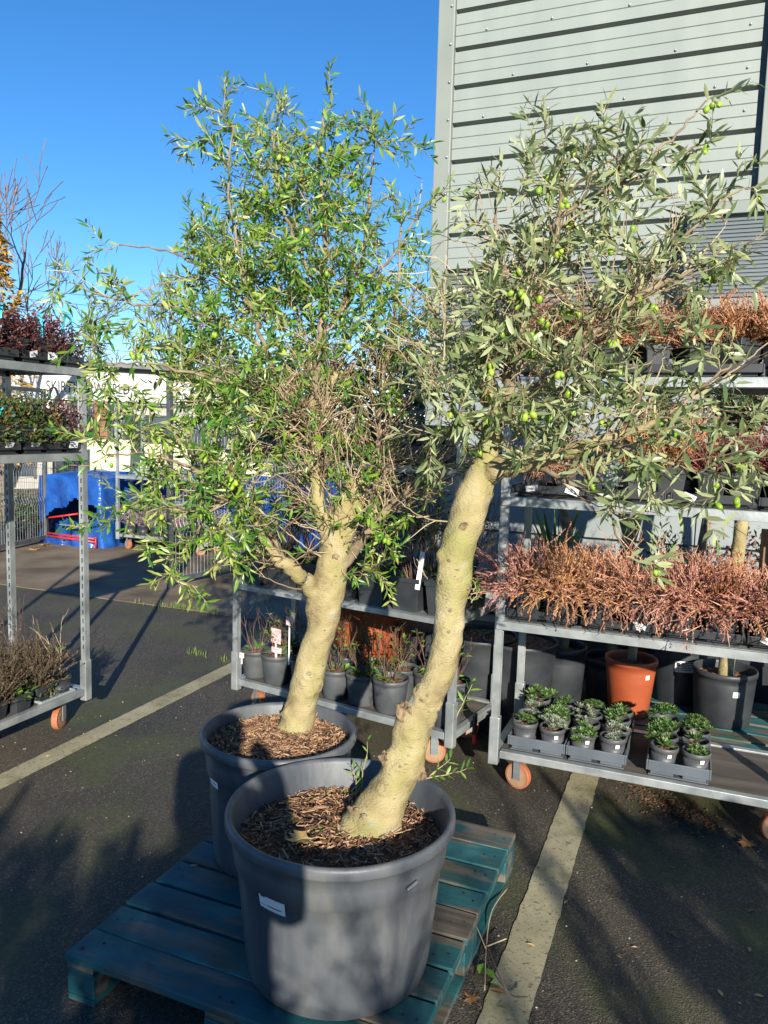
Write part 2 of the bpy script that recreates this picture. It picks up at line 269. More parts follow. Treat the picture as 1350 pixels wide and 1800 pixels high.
# ------------------------------------------------------------------ mesh building
def basis(d):
    d = d.normalized(); a = Vector((0, 0, 1)) if abs(d.z) < 0.9 else Vector((1, 0, 0))
    u = d.cross(a).normalized(); return u, u.cross(d)
class MB:
    def __init__(s): s.v = []; s.f = []; s.mi = []; s.k = 0
    def add(s, vs, fs):
        o = len(s.v); s.v += [tuple(x) for x in vs]; s.f += [tuple(i + o for i in f) for f in fs]; s.mi += [s.k] * len(fs); return s
    def box(s, x0, x1, y0, y1, z0, z1, M=None):
        vs = [(x, y, z) for z in (z0, z1) for y in (y0, y1) for x in (x0, x1)]
        if M is not None: vs = [M @ Vector(p) for p in vs]
        return s.add(vs, [(0, 2, 3, 1), (4, 5, 7, 6), (0, 1, 5, 4), (2, 6, 7, 3), (0, 4, 6, 2), (1, 3, 7, 5)])
    def cbox(s, c, size, M=None):
        x, y, z = c; a, b, h = size; return s.box(x - a / 2, x + a / 2, y - b / 2, y + b / 2, z - h / 2, z + h / 2, M)
    def tube(s, pts, rad, n=6, cap=True, lump=0.0, rng=None):
        pts = [Vector(p) for p in pts]; m = len(pts)
        if not hasattr(rad, '__len__'): rad = [rad] * m
        t = (pts[1] - pts[0]).normalized(); u, w = basis(t); o = len(s.v)
        for i, p in enumerate(pts):
            tn = (pts[min(i + 1, m - 1)] - pts[max(i - 1, 0)])
            tn = tn.normalized() if tn.length > 1e-9 else t
            q = t.rotation_difference(tn); u = q @ u; w = q @ w; t = tn
            for j in range(n):
                a = 2 * math.pi * j / n; r = rad[i]
                if lump and rng: r *= 1 + rng.uniform(-lump, lump)
                s.v.append(tuple(p + (u * math.cos(a) + w * math.sin(a)) * r))
        for i in range(m - 1):
            for j in range(n):
                a, b = o + i * n + j, o + i * n + (j + 1) % n
                s.f.append((a, b, b + n, a + n)); s.mi.append(s.k)
        if cap:
            s.f.append(tuple(o + j for j in range(n))[::-1]); s.mi.append(s.k)
            s.f.append(tuple(o + (m - 1) * n + j for j in range(n))); s.mi.append(s.k)
        return s
    def lathe(s, prof, n=28, c=(0, 0, 0), mod=None):
        o = len(s.v)
        for (r, z) in prof:
            for j in range(n):
                a = 2 * math.pi * j / n; rr = r * (mod(a, z) if mod else 1)
                s.v.append((c[0] + rr * math.cos(a), c[1] + rr * math.sin(a), c[2] + z))
        for i in range(len(prof) - 1):
            for j in range(n):
                a, b = o + i * n + j, o + i * n + (j + 1) % n
                s.f.append((a, b, b + n, a + n)); s.mi.append(s.k)
        return s
    def leaf(s, p, d, nrm, L, W, curl=0.12, seg=3):
        """pointed blade from p along d, facing nrm, folded a little along its midrib"""
        d = d.normalized(); side = d.cross(nrm)
        if side.length < 1e-5: side = basis(d)[0]
        side.normalize(); up = side.cross(d); o = len(s.v)
        s.v.append(tuple(p)); 
        prof = [(0.28, 0.85), (0.62, 0.95)] if seg == 3 else [(0.5, 1.0)]
        for t, w in prof:
            c = p + d * (L * t) - up * (curl * L * t * t)
            s.v += [tuple(c - side * (W * w / 2) + up * W * 0.12), tuple(c), tuple(c + side * (W * w / 2) + up * W * 0.12)]
        s.v.append(tuple(p + d * L - up * curl * L)); e = len(s.v) - 1
        F = [(o, o + 2, o + 1), (o, o + 3, o + 2)]
        b = o + 1
        for i in range(len(prof) - 1):
            F += [(b, b + 1, b + 4, b + 3), (b + 1, b + 2, b + 5, b + 4)]; b += 3
        F += [(b, b + 1, e), (b + 1, b + 2, e)]
        s.f += F; s.mi += [s.k] * len(F); return s
    def blob(s, c, r, nu=8, nv=5, lump=0.0, rng=None, M=None):
        o = len(s.v); r = r if hasattr(r, '__len__') else (r, r, r)
        for i in range(nv + 1):
            th = math.pi * i / nv
            for j in range(nu):
                ph = 2 * math.pi * j / nu; k = 1 + (rng.uniform(-lump, lump) if rng else 0)
                q = Vector((r[0] * math.sin(th) * math.cos(ph) * k, r[1] * math.sin(th) * math.sin(ph) * k, r[2] * math.cos(th) * k))
                if M is not None: q = M @ q
                s.v.append(tuple(Vector(c) + q))
        for i in range(nv):
            for j in range(nu):
                a, b = o + i * nu + j, o + i * nu + (j + 1) % nu
                s.f.append((a, a + nu, b + nu, b)); s.mi.append(s.k)
        return s
    def build(s, name, mats, parent=None, smooth=False, off=None, bevel=0, kind=None):
        me = bpy.data.meshes.new(name)
        v = s.v if off is None else [(a[0] - off[0], a[1] - off[1], a[2] - off[2]) for a in s.v]
        me.from_pydata(v, [], s.f)
        mats = mats if isinstance(mats, (list, tuple)) else [mats]
        for m in mats: me.materials.append(m)
        if len(mats) > 1: me.polygons.foreach_set('material_index', s.mi)
        if smooth: me.polygons.foreach_set('use_smooth', [True] * len(s.f))
        me.update()
        return link(name, me, parent, bevel, kind)
def link(name, me, parent=None, bevel=0, kind=None):
    o = bpy.data.objects.new(name, me); COL.objects.link(o)
    if parent: o.parent = parent
    if bevel:
        b = o.modifiers.new('bevel', 'BEVEL'); b.width = bevel; b.segments = 2; b.limit_method = 'ANGLE'
    if kind: o['kind'] = kind
    return o
def tag(o, label=None, cat=None, group=None, kind=None):
    if label: o['label'] = label
    if cat: o['category'] = cat
    if group: o['group'] = group
    if kind: o['kind'] = kind
    return o
def thing(name, label, cat, loc=(0, 0, 0), rz=0.0, group=None):
    o = bpy.data.objects.new(name, None); COL.objects.link(o); o.empty_display_size = 0.1
    o.location = loc; o.rotation_euler = (0, 0, rz); return tag(o, label, cat, group)
def dup(src, loc, rz=0.0, label=None, group=None, scale=1.0):
    def cp(o, parent):
        c = o.copy(); COL.objects.link(c); c.parent = parent
        for k in o.children: cp(k, c)
        return c
    r = cp(src, None); r.location = loc; r.rotation_euler = (0, 0, rz); r.scale = (scale,) * 3
    if label: r['label'] = label
    if group: r['group'] = group
    return r

# ------------------------------------------------------------------ SETTING: ground
g = MB(); g.add([(-90, -40, 0), (60, -40, 0), (60, 110, 0), (-90, 110, 0)], [(0, 1, 2, 3)])
tag(g.build('asphalt', ASPH), 'dark asphalt of the car park', kind='structure')
rng = random.Random(5)
c = MB(); JY = 5.58
xs = [-60 + i * 0.5 for i in range(117)]
top = [(x, JY + rng.uniform(-.012, .012), 0.006) for x in xs]
vs = top + [(x, 60, 0.006) for x in xs] + [(x, y, -0.01) for x, y, _ in top]; n = len(xs)
c.add(vs, [(i, i + 1, n + i + 1, n + i) for i in range(n - 1)] + [(2 * n + i, 2 * n + i + 1, i + 1, i) for i in range(n - 1)])
tag(c.build('concrete_yard', CONC), 'brown stained concrete beyond the asphalt', kind='structure')
def painted_line(x0, x1, y0, y1, lab, seed):
    r = random.Random(seed); m = MB(); k = int((y1 - y0) / 0.035); L = []
    for i in range(k + 1):
        y = y0 + (y1 - y0) * i / k; L.append((x0 + r.gauss(0, .0016), y, .004)); L.append((x1 + r.gauss(0, .0016), y, .004))
    m.add(L, [(2 * i, 2 * i + 1, 2 * i + 3, 2 * i + 2) for i in range(k)])
    tag(m.build('painted_line', paint_line_mat()), lab, kind='structure')
painted_line(-2.915, -2.79, -2.0, 4.6, 'worn white bay line on the left', 1)
painted_line(-0.468, -0.335, -2.0, 4.9, 'worn mossy white bay line on the right', 2)

# ------------------------------------------------------------------ BUILDING: grey clad warehouse
WY = 5.5
bld = thing('warehouse_building', 'grey-green metal clad warehouse wall with horizontal ribs', 'building', (-1.9, WY, 0))
O = (-1.9, WY, 0)
core = MB(); core.box(-1.9, 14, WY + 0.06, WY + 9, 0, 9.0); core.build('wall', CLADT, bld, off=O)
def clad_panel(x0, x1, z0, z1):
    m = MB(); h = z1 - z0; G = 0.032
    pr = [(0.055, z0), (0.055, z0 + G - 0.004), (0.0, z0 + G)]
    for f in (1 / 3, 2 / 3):
        zz = z0 + G + (h - G) * f; pr += [(0, zz - .004), (0.006, zz), (0, zz + .004)]
    pr += [(0, z1), (0.055, z1)]
    vs = [(x, WY + y, z) for y, z in pr for x in (x0, x1)]
    m.add(vs, [(2 * i, 2 * i + 1, 2 * i + 3, 2 * i + 2) for i in range(len(pr) - 1)])
    return m
PH = 0.254; Z0 = 2.792
zs = [Z0 + i * PH for i in range(23)]
for i, z in enumerate(zs[:-1]):
    x1 = 0.20 if z > 3.0 else -0.22
    clad_panel(-1.775, x1, z, z + PH - 0.0005).build('cladding_panel', CLAD, bld, off=O)
    if z > 3.0: clad_panel(0.42, 9.0, z, z + PH - 0.0005).build('cladding_panel', CLAD, bld, off=O)
t = MB(); t.box(-1.9, -1.778, WY - .03, WY + .3, 0, 8.6); t.build('corner_trim', CLADT, bld, off=O, bevel=.006)
t = MB(); t.box(0.235, 0.40, WY - .03, WY + .058, 3.12, 8.6); t.build('joint_trim', CLADT, bld, off=O, bevel=.005)
t = MB(); t.box(0.202, 0.233, WY + .035, WY + .058, 3.12, 8.6); t.build('joint_gap', CLADD, bld, off=O)
sc = MB(); rr = random.Random(3)
for i, z in enumerate(zs):
    if z < 3.3: continue
    sc.blob((-1.80, WY - .034, z + .045), .010, 6, 4)
    for x in ([-1.35, -0.85, -0.30] if i % 2 else [-1.55, -1.1, -0.6, -0.05]):
        sc.blob((x, WY - .004, z + .05 + (0.07 if i % 3 == 0 else 0)), .009, 6, 4)
    sc.blob((0.13, WY - .004, z + .14), .009, 6, 4)
sc.build('cladding_screws', GALV, bld, off=O, kind='stuff', smooth=True)
def ribbed(x0, x1, z0, z1, y, pitch, dep):
    m = MB(); pr = []; z = z0
    while z < z1 - 1e-6:
        pr += [(0, z), (0, z + pitch * .55), (dep, z + pitch * .7), (dep, z + pitch * .85)]; z += pitch
    pr.append((0, z))
    vs = [(x, y + a, b) for a, b in pr for x in (x0, x1)]
    m.add(vs, [(2 * i, 2 * i + 1, 2 * i + 3, 2 * i + 2) for i in range(len(pr) - 1)]); return m
# slate ribbed band below the cladding and the shutter housing standing proud of it
ribbed(-1.775, -0.42, 2.30, 2.775, WY + .012, .03, .012).build('ribbed_band', CLADD, bld, off=O)
ribbed(-0.42, 14, 2.06, 2.46, WY + .10, .03, .012).build('ribbed_recess', CLADD, bld, off=O)
t = MB(); t.box(-0.16, 14, WY - .16, WY + .05, 2.455, 2.525); t.build('shutter_sill', CLADT, bld, off=O, bevel=.004)
t = MB(); t.box(-0.16, 14, WY - .18, WY + .05, 3.03, 3.105); t.build('shutter_hood', CLADT, bld, off=O, bevel=.004)
ribbed(-0.155, 13.9, 2.535, 3.02, WY - .145, .0242, .010).build('shutter_curtain', CLADD, bld, off=O)
t = MB(); t.box(-0.155, 13.9, WY - .12, WY + .05, 2.53, 3.028); t.build('shutter_box', CLADD, bld, off=O)
# pale panels low on the wall, each a separate sheet
for i in range(12):
    for j, (a, b) in enumerate(((0.33, 0.93), (0.94, 1.50), (1.51, 2.045))):
        x = -1.775 + i * 0.9
        m = MB(); m.box(x, x + 0.893, WY - .004 + .004 * ((i + j) % 2), WY + .058, a, b - .006); m.build('wall_panel', PANEL, bld, off=O, bevel=.003)
m = MB(); m.box(-1.775, 14, WY + .0, WY + .058, 2.05, 2.30); m.build('lintel_band', CLADD, bld, off=O)
m = MB(); m.box(-1.95, 14, WY - .22, WY + .05, 0, .31); m.build('concrete_plinth', CONC, bld, off=O, bevel=.008)

# ------------------------------------------------------------------ pallets
def make_pallet(label, loc, Lx, edges, gaps, rz=0.0, seed=0):
    p = thing('wooden_pallet', label, 'pallet', loc, rz); r = random.Random(seed); Ly = edges[-1]
    for i in range(len(edges) - 1):
        y0 = edges[i] + gaps[i] / 2; y1 = edges[i + 1] - gaps[i + 1] / 2; m = MB(); K = 9
        dz = r.uniform(-.002, .002); vs = []
        for k in range(K + 1):
            x = Lx * k / K + (r.uniform(-.004, .004) if k in (0, K) else 0)
            for (yy, zz) in ((y0, .121), (y1, .121), (y1, .144), (y0, .144)):
                vs.append((x, yy + r.uniform(-.0018, .0018), zz + dz + r.uniform(-.0009, .0009)))
        fs = [(0, 1, 2, 3)[::-1], tuple(4 * K + q for q in (0, 1, 2, 3))]
        for k in range(K):
            for q in range(4): fs.append((4 * k + q, 4 * k + (q + 1) % 4, 4 * k + 4 + (q + 1) % 4, 4 * k + 4 + q))
        m.add(vs, fs); m.build('deck_board', PALLET, p, bevel=.003)
    for x in (0.0, Lx / 2 - .05, Lx - .10):
        m = MB(); m.box(x + .004, x + .096, .004, Ly - .004, .100, .1185); m.build('stringer_board', PALLET, p, bevel=.002)
        m = MB(); m.box(x + .004, x + .096, .004, Ly - .004, .002, .020); m.build('bottom_board', PALLET, p, bevel=.002)
        for y in (0.004, Ly / 2 - .07, Ly - .144):
            m = MB(); m.box(x + .002, x + .098, y, y + .14, .0215, .0985); m.build('block', PALLET, p, bevel=.004)
    nails = MB()
    for i in range(len(edges) - 1):
        for x in (.03, .07, Lx / 2 - .02, Lx / 2 + .02, Lx - .07, Lx - .03):
            yc = (edges[i] + edges[i + 1]) / 2 + r.uniform(-.03, .03)
            nails.lathe([(.0001, .1465), (.004, .1465), (.0045, .1435)], 6, (x, yc, 0))
    nails.build('nail_heads', INK, p, kind='stuff')
    return p
E_ = [v - 1.571 for v in (1.571, 1.69, 1.82, 1.955, 2.095, 2.235, 2.36, 2.505, 2.64, 2.775)]
make_pallet('worn blue wooden pallet under the two big olive pots', (-1.578, 1.571, 0), 1.035, E_, [0, .003, .014, .016, .014, .012, .013, .012, .005, 0], seed=4)

# ------------------------------------------------------------------ pots
def pot_mesh(rt, rb, h, mat, name='pot_body', rim=.012, rimh=.03, n=32, mod=None, foot=0.0):
    m = MB()
    prof = [(rb * .3, 0.004), (rb - .004, 0.0), (rb, .004), (rb + (rt - rb) * .8 - .003, h * .80), (rt - rim - .001, h - rimh - .004),
            (rt - .002, h - rimh), (rt, h - rimh * .5), (rt - .001, h - rimh * .25), (rt - rim * .4, h), (rt - rim * .9, h - .002), (rt - rim * 1.1, h - rimh * .5),
            (rb + (rt - rb) * .8 - rim * .9, h * .7), (rb - .006, .02), (.001, .02)]
    m.lathe(prof, n, mod=mod)
    return m
def soil_disc(r, z, seed, bump=.012, n=20):
    rg = random.Random(seed); m = MB(); rings = 7; vs = [(0, 0, z + .01)]
    for i in range(1, rings + 1):
        for j in range(n):
            a = 2 * math.pi * j / n; k = r * i / rings
            vs.append((k * math.cos(a), k * math.sin(a), z + rg.uniform(-bump, bump) * (1 if i < rings else .3) + .012 * (1 - i / rings)))
    fs = [(0, 1 + j, 1 + (j + 1) % n) for j in range(n)]
    for i in range(rings - 1):
        for j in range(n):
            a, b = 1 + i * n + j, 1 + i * n + (j + 1) % n; fs.append((a, a + n, b + n, b))
    m.add(vs, fs); return m
def sticker(parent, r_at, ang, z, w, h, tilt=0.0, big=True):
    """white paper label bent round the pot wall at angle ang, with a dark square and lines of small print"""
    def pt(u, v, e):
        a = ang + (u - .5) * w / r_at(z); zz = z + (v - .5) * h + (u - .5) * w * tilt; r = r_at(zz) + e
        return (r * math.cos(a), r * math.sin(a), zz)
    def patch(u0, u1, v0, v1, e, K=6):
        m = MB(); vs = []
        for i in range(K + 1):
            u = u0 + (u1 - u0) * i / K; vs += [pt(u, v0, e), pt(u, v1, e)]
        m.add(vs, [(2 * i, 2 * i + 2, 2 * i + 3, 2 * i + 1) for i in range(K)]); return m
    s = patch(0, 1, 0, 1, .0022).build('sticker', WHITE, parent)
    if big:
        patch(.08, .26, .55, .86, .0034).build('printed_square', INK, s)
        m = MB()
        for k in range(5):
            q = patch(.33, .95 - .08 * (k % 3), .85 - k * .16, .91 - k * .16, .0034, 4); m.add(q.v, q.f)
        for k in range(2):
            q = patch(.06, .27, .34 - k * .15, .37 - k * .15, .0034, 2); m.add(q.v, q.f)
        m.build('printed_lines', INK, s)
    return s
def leaf_shape_maple(L, M):
    """lobed maple leaf outline, slightly cupped"""
    ol = [(0, 0), (.12, .05), (.42, -.08), (.38, .12), (.62, .30), (.38, .36), (.46, .58), (.22, .50), (.10, .72), (0, 1.0),
          (-.10, .72), (-.22, .50), (-.46, .58), (-.38, .36), (-.62, .30), (-.38, .12), (-.42, -.08), (-.12, .05)]
    vs = [(0, .35 * L, 0.0)] + [(x * L, y * L, .12 * L * (abs(x) ** 1.2) + .05 * L * math.sin(7 * y + 3 * x)) for x, y in ol]
    m = MB(); k = len(ol); m.add([M @ Vector(v) for v in vs], [(0, 1 + i, 1 + (i + 1) % k) for i in range(k)])
    m.tube([M @ Vector((0, 0, 0)), M @ Vector((.03 * L, -.3 * L, .04 * L)), M @ Vector((-.02 * L, -.6 * L, .01 * L))], .0012, 4); return m

FP = Vector((-0.862, 1.877, .147)); LP = Vector((-1.298, 2.29, .147))
def big_pot(name, label, loc, rt, rb, h, seed, soil_drop, st_ang, st_z, st_w, st_h, st_tilt):
    p = thing(name, label, 'plant pot', loc)
    n = 96
    def mod(a, z):
        if 0.03 < z < h * .72:
            return 1 - .012 * max(0, math.cos(a * 16)) ** 8
        return 1
    m = MB()
    rw = lambda z: rb + (rt - .028 - rb) * min(1, z / (h - .07))
    prof = [(rb * .3, .004), (rb - .012, 0.0), (rb - .003, .008), (rw(.05), .05), (rw(.15), .15), (rw(.25), .25), (rw(h * .71), h * .71), (rw(h * .725) + .008, h * .725), (rw(h - .075) + .009, h - .075),
            (rw(h - .045) + .010, h - .040), (rt - .003, h - .034), (rt, h - .027), (rt - .0005, h - .010), (rt - .003, h - .003), (rt - .009, h), (rt - .016, h - .002), (rt - .021, h - .014),
            (rw(h * .7) - .008, h * .7), (rb, .05), (.001, .05)]
    m.lathe(prof, n, mod=mod); m.build('pot_body', POTBIG, p, smooth=True)
    ri = rt - .028
    sz = h - soil_drop
    soil_disc(ri - .004, sz, seed, .010, 36).build('soil', SOIL, p, smooth=True)
    ch = MB(); r = random.Random(seed)
    for i in range(2600):
        a = r.uniform(0, 6.283); q = ri * math.sqrt(r.random()) * .97
        L = r.uniform(.007, .024) if r.random() < .8 else r.uniform(.025, .05); w = r.uniform(.0016, .005)
        e = Matrix.Translation((q * math.cos(a), q * math.sin(a), sz + .012 * (1 - q / ri) + r.uniform(.002, .014))) @ Matrix.Rotation(r.uniform(0, 6.28), 4, 'Z') @ Matrix.Rotation(r.gauss(0, .35), 4, 'Y') @ Matrix.Rotation(r.uniform(-1, 1), 4, 'X')
        if i % 3: ch.cbox((0, 0, 0), (L, w, .002), e)
        else: ch.leaf(e @ Vector((-L / 2, 0, 0)), e.to_3x3() @ Vector((1, 0, 0)), e.to_3x3() @ Vector((0, 0, 1)), L * 1.2, L * .22, .15, 2)
    ch.build('bark_chips', CHIP, p, kind='stuff')
    if st_ang is not None: sticker(p, lambda z: rw(z) + (.004 if z > h * .73 else 0), st_ang, st_z, st_w, st_h, st_tilt)
    return p, sz
FPH, LPH = .455, .452
fpot, fsz = big_pot('plant_pot', 'big grey plastic pot nearest the camera with a white label', FP, .322, .258, FPH, 11, .095, math.atan2(-.96, -.19), .315, .084, .048, 0.0)
lpot, lsz = big_pot('plant_pot', 'big dark pot at the back of the blue pallet, behind the nearest pot', LP, .273, .225, LPH, 12, .05, math.atan2(-.79, -.509), .325, .062, .05, 0.0)
m = MB()   # moulded slot under the front pot's rim
a0 = math.atan2(-.49, .895)
for i in range(9):
    a = a0 + (i - 4) * .011; m.blob((.308 * math.cos(a), .308 * math.sin(a), .365 + i * .001), (.006, .006, .006), 6, 4)
m.build('moulded_slot', POTBIG, fpot, smooth=True)

# ------------------------------------------------------------------ olive trees
def spline(pts, k=6):
    """Catmull-Rom through (Vector, radius) pairs"""
    P = [p for p, _ in pts]; Rr = [r for _, r in pts]; out = []
    for i in range(len(P) - 1):
        p0 = P[max(i - 1, 0)]; p1 = P[i]; p2 = P[i + 1]; p3 = P[min(i + 2, len(P) - 1)]
        for j in range(k):
            t = j / k
            q = 0.5 * ((2 * p1) + (p2 - p0) * t + (2 * p0 - 5 * p1 + 4 * p2 - p3) * t * t + (3 * p1 - p0 - 3 * p2 + p3) * t ** 3)
            out.append((q, Rr[i] * (1 - t) + Rr[i + 1] * t))
    out.append((P[-1], Rr[-1])); return out

def px_path(lst, d0):
    """(x, y, width px, depth offset) -> world points and radii"""
    out = []
    for x, y, w, dd in lst:
        d = d0 + dd; out.append((atD(x, y, d), w / 2 / 1352 * d))
    return out

def olive_tree(label, base, trunk, limbs, blobs, bare, shoots, leafL, leafmats, d0, seed, n_ol, leaf_step, knots, side_density=1.0, burrs=()):
    r = random.Random(seed)
    tr = thing('olive_tree', label, 'tree', base); off = tr.location.copy()
    # trunk: swept, lumpy, with knots
    sp = spline(px_path(trunk, d0), 18); m = MB(); n = 40; n3 = Vector((seed * 3.1, 0, 0)); scars = []; pts = [p for p, _ in sp]; rad = [q for _, q in sp]
    m.tube(pts, rad, n)
    ph = [r.uniform(0, 6.28) for _ in range(6)]
    for i in range(len(pts)):
        for j in range(n):
            k = i * n + j; a = 2 * math.pi * j / n; p = Vector(m.v[k]); c = pts[i]
            f = 1 + .035 * math.sin(2 * a + ph[0] + i * .13) + .025 * math.sin(3 * a + ph[1] - i * .21) + .02 * math.sin(5 * a + i * .5 + ph[2]) + r.uniform(-.008, .008)
            for (kx, ky, kr, kb, _) in knots:
                kp = kp_cache(kx, ky, c, d0); dd = (p - kp).length; R0 = kr / 1352 * d0
                if dd < R0 * 1.6: f += kb * math.exp(-(dd / R0) ** 2 * 1.6)
            m.v[k] = tuple(c + (p - c) * f)
    for _ in range(15):
        i = r.randrange(int(len(pts) * .12), int(len(pts) * .93)); toc = (Vector((0, 0, CAM_H)) - pts[i]).normalized(); tn = (pts[i + 1] - pts[i - 1]).normalized(); sd = tn.cross(toc).normalized(); a = r.uniform(-1.45, 1.45)
        scars.append((pts[i] + (sd * math.sin(a) + toc * math.cos(a)) * rad[i] * 1.0, r.uniform(.010, .020), (sd * math.sin(a) + toc * math.cos(a))))
    for k in range(len(m.v)):
        p = Vector(m.v[k]); c = pts[min(k // n, len(pts) - 1)]; q = p - c; st = Vector((p.x, p.y, p.z * .55))
        f = 1 + .055 * mnoise.noise(st * 11 + n3) + .035 * mnoise.noise(st * 26 + n3) + .020 * mnoise.noise(st * 60 + n3)
        for (sp_, sr_, _) in scars:
            dd = (p - sp_).length
            if dd < sr_ * 2: f += (.16 * math.exp(-((dd - sr_ * .9) / (sr_ * .45)) ** 2) - .05 * math.exp(-(dd / (sr_ * .4)) ** 2)) * .75
        m.v[k] = tuple(c + q * f)
    m.build('trunk', BARK, tr, smooth=True, off=off)
    for (sp_, sr_, nv_) in scars[:11]:
        mm = MB(); rot = nv_.to_track_quat('Z', 'Y').to_matrix(); mm.blob((0, 0, 0), (sr_ * .62, sr_ * .45, sr_ * .30), 12, 7, .18, r, rot)
        mm.v = [tuple(Vector(x) * (1 + .35 * mnoise.noise(Vector(x) * 220 + n3)) + sp_ + nv_ * .0005) for x in mm.v]; mm.build('knot', BARKD, tr, smooth=True, off=off)
    for (kx, ky, kr, kb, scar) in knots:
        if not scar: continue
        # a dark broken scar sitting on the swelling
        i = min(range(len(pts)), key=lambda q: (atD(kx, ky, depth(pts[q])) - pts[q]).length)
        d = depth(pts[i]); p = atD(kx, ky, d); v = p - pts[i]; v = v if v.length < rad[i] * .98 else v.normalized() * rad[i] * .98
        toc = (Vector((0, 0, CAM_H)) - pts[i]).normalized()
        h = math.sqrt(max(1e-6, (rad[i] * 1.0) ** 2 - v.length ** 2)); q = pts[i] + v + toc * h
        mm = MB(); s = kr * scar / 1352 * d; rot = (q - pts[i]).to_track_quat('Z', 'Y').to_matrix()
        mm.blob((0, 0, 0), (s * .8, s * .6, s * .28), 12, 7, .3, r, rot)
        for _ in range(4):
            mm.blob(rot @ Vector((r.uniform(-.6, .6) * s, r.uniform(-.6, .6) * s, .15 * s)), (s * r.uniform(.2, .5), s * r.uniform(.15, .4), s * .22), 8, 5, .3, r, rot)
        mm.v = [tuple(Vector(x) * (1 + .25 * mnoise.noise(Vector(x) * 160)) + q) for x in mm.v]
        mm.build('knot', KNOT if scar > .55 else BARKD, tr, smooth=True, off=off)
    for (bx, by, bw, bn) in burrs:
        i = min(range(len(pts)), key=lambda q: (atD(bx, by, depth(pts[q])) - pts[q]).length); d = depth(pts[i]); q0 = atD(bx, by, d - .022); s = bw / 1352 * d; mm = MB()
        mm.blob((0, 0, 0), (1, 1, 1), 26, 18); o3 = Vector((r.uniform(0, 50), r.uniform(0, 50), 0))
        for k_, v_ in enumerate(mm.v):
            v_ = Vector(v_); f = .62 + .75 * (mnoise.turbulence(v_ * 1.1 + o3, 4, True) - .35) + .28 * mnoise.noise(v_ * 2.3 + o3)
            mm.v[k_] = tuple(q0 + Vector((v_.x * .75, v_.y * .75, v_.z * 1.0)) * f * s * .62)
        mm.build('burr', KNOT, tr, smooth=True, off=off)
    # limbs
    nodes = []; ndir = []; nrad = []
    def addnodes(P, Q, step=1):
        for i in range(0, len(P), step):
            nodes.append(P[i]); ndir.append((P[min(i + 1, len(P) - 1)] - P[max(i - 1, 0)]).normalized()); nrad.append(Q[i])
    addnodes(pts[len(pts) // 2:], rad[len(pts) // 2:], 3)
    for lb in limbs:
        s2 = spline(px_path(lb, d0), 6); P = [p + Vector((r.gauss(0, .003), r.gauss(0, .003), r.gauss(0, .003))) for p, _ in s2]; Q = [q for _, q in s2]
        mm = MB(); mm.tube(P, Q, 9, lump=.06, rng=r); mm.build('branch', BARK if lb[0][2] > 24 else BARKD, tr, smooth=True, off=off)
        addnodes(P, Q)
    # twigs grown from the limbs to points spread through the crown
    targets = []
    for (x, y, rx, ry, nn, dr, dc) in blobs:
        for _ in range(nn):
            while True:
                a, b, c = r.uniform(-1, 1), r.uniform(-1, 1), r.uniform(-1, 1)
                if a * a + b * b + c * c < 1: break
            targets.append((atD(x + a * rx, y + b * ry, d0 + dc + c * dr), 1))
    for (x, y, rx, ry, nn, dr, dc) in bare:
        for _ in range(nn):
            a, b, c = r.gauss(0, .5), r.gauss(0, .5), r.uniform(-1, 1)
            targets.append((atD(x + a * rx, y + b * ry, d0 + dc + c * dr), 0))
    for (x, y, dd) in shoots: targets.append((atD(x, y, d0 + dd), 2))
    A = np.array([tuple(p) for p in nodes])
    def near(P):
        d = ((np.array([tuple(p) for p in nodes]) - np.array(tuple(P))) ** 2).sum(1); i = int(d.argmin()); return i, math.sqrt(d[i])
    NL = len(nodes); trc = pts[-1]
    d_init = [((A - np.array(tuple(t[0]))) ** 2).sum(1).min() for t in targets]
    order = sorted(range(len(targets)), key=lambda i: d_init[i])
    tw = MB(); leaves = []; ol_sites = []; nt_ = 0
    def leafy(P, L0, n_side):
        K = len(P) - 1; Ltot = sum((P[k + 1] - P[k]).length for k in range(K)); start = max(0, Ltot - L0)
        acc = 0; nxt = start + r.uniform(0, leaf_step); tog = r.random() * 3; side_at = start + r.uniform(.01, .05)
        for k in range(K):
            seg = (P[k + 1] - P[k]); sl = seg.length; dn = seg.normalized() if sl > 0 else Vector((0, 0, 1))
            while n_side and side_at < acc + sl:
                q = P[k] + dn * (side_at - acc); u, w = basis(dn); a = r.uniform(0, 6.28); o = u * math.cos(a) + w * math.sin(a); l = r.uniform(.05, .13)
                d2 = (dn * .7 + o * .8 + Vector((0, 0, .15))).normalized(); S = [q]
                for _ in range(5):
                    d2 = (d2 + Vector((r.gauss(0, .10), r.gauss(0, .10), r.gauss(0, .10)))).normalized(); S.append(S[-1] + d2 * l / 5)
                tw.tube(S, [.0012, .0011, .001, .0009, .0008, .0007], 3, cap=False); leafy(S, l * .85, 0); side_at += r.uniform(.035, .075) / n_side
            while nxt < acc + sl:
                q = P[k] + dn * (nxt - acc); u, w = basis(dn)
                for sgn in (1, -1):
                    if r.random() < .10: continue
                    ang = tog + (0 if sgn > 0 else math.pi) + r.gauss(0, .25); out = u * math.cos(ang) + w * math.sin(ang)
                    ld = (dn * r.uniform(.5, 1.1) + out * r.uniform(.6, 1.0) + Vector((0, 0, r.uniform(-.25, .25)))).normalized()
                    nm = (Vector((.1, -.35, .45)) + dn * .6 - out * .4 + Vector((r.gauss(0, .6), r.gauss(0, .6), r.gauss(0, .6))))
                    L = leafL * r.uniform(.55, 1.2); leaves.append((q, ld, nm, L, L * r.uniform(.17, .25), r.uniform(-.05, .28)))
                tog += math.pi / 2; nxt += leaf_step * r.uniform(.75, 1.3)
            acc += sl
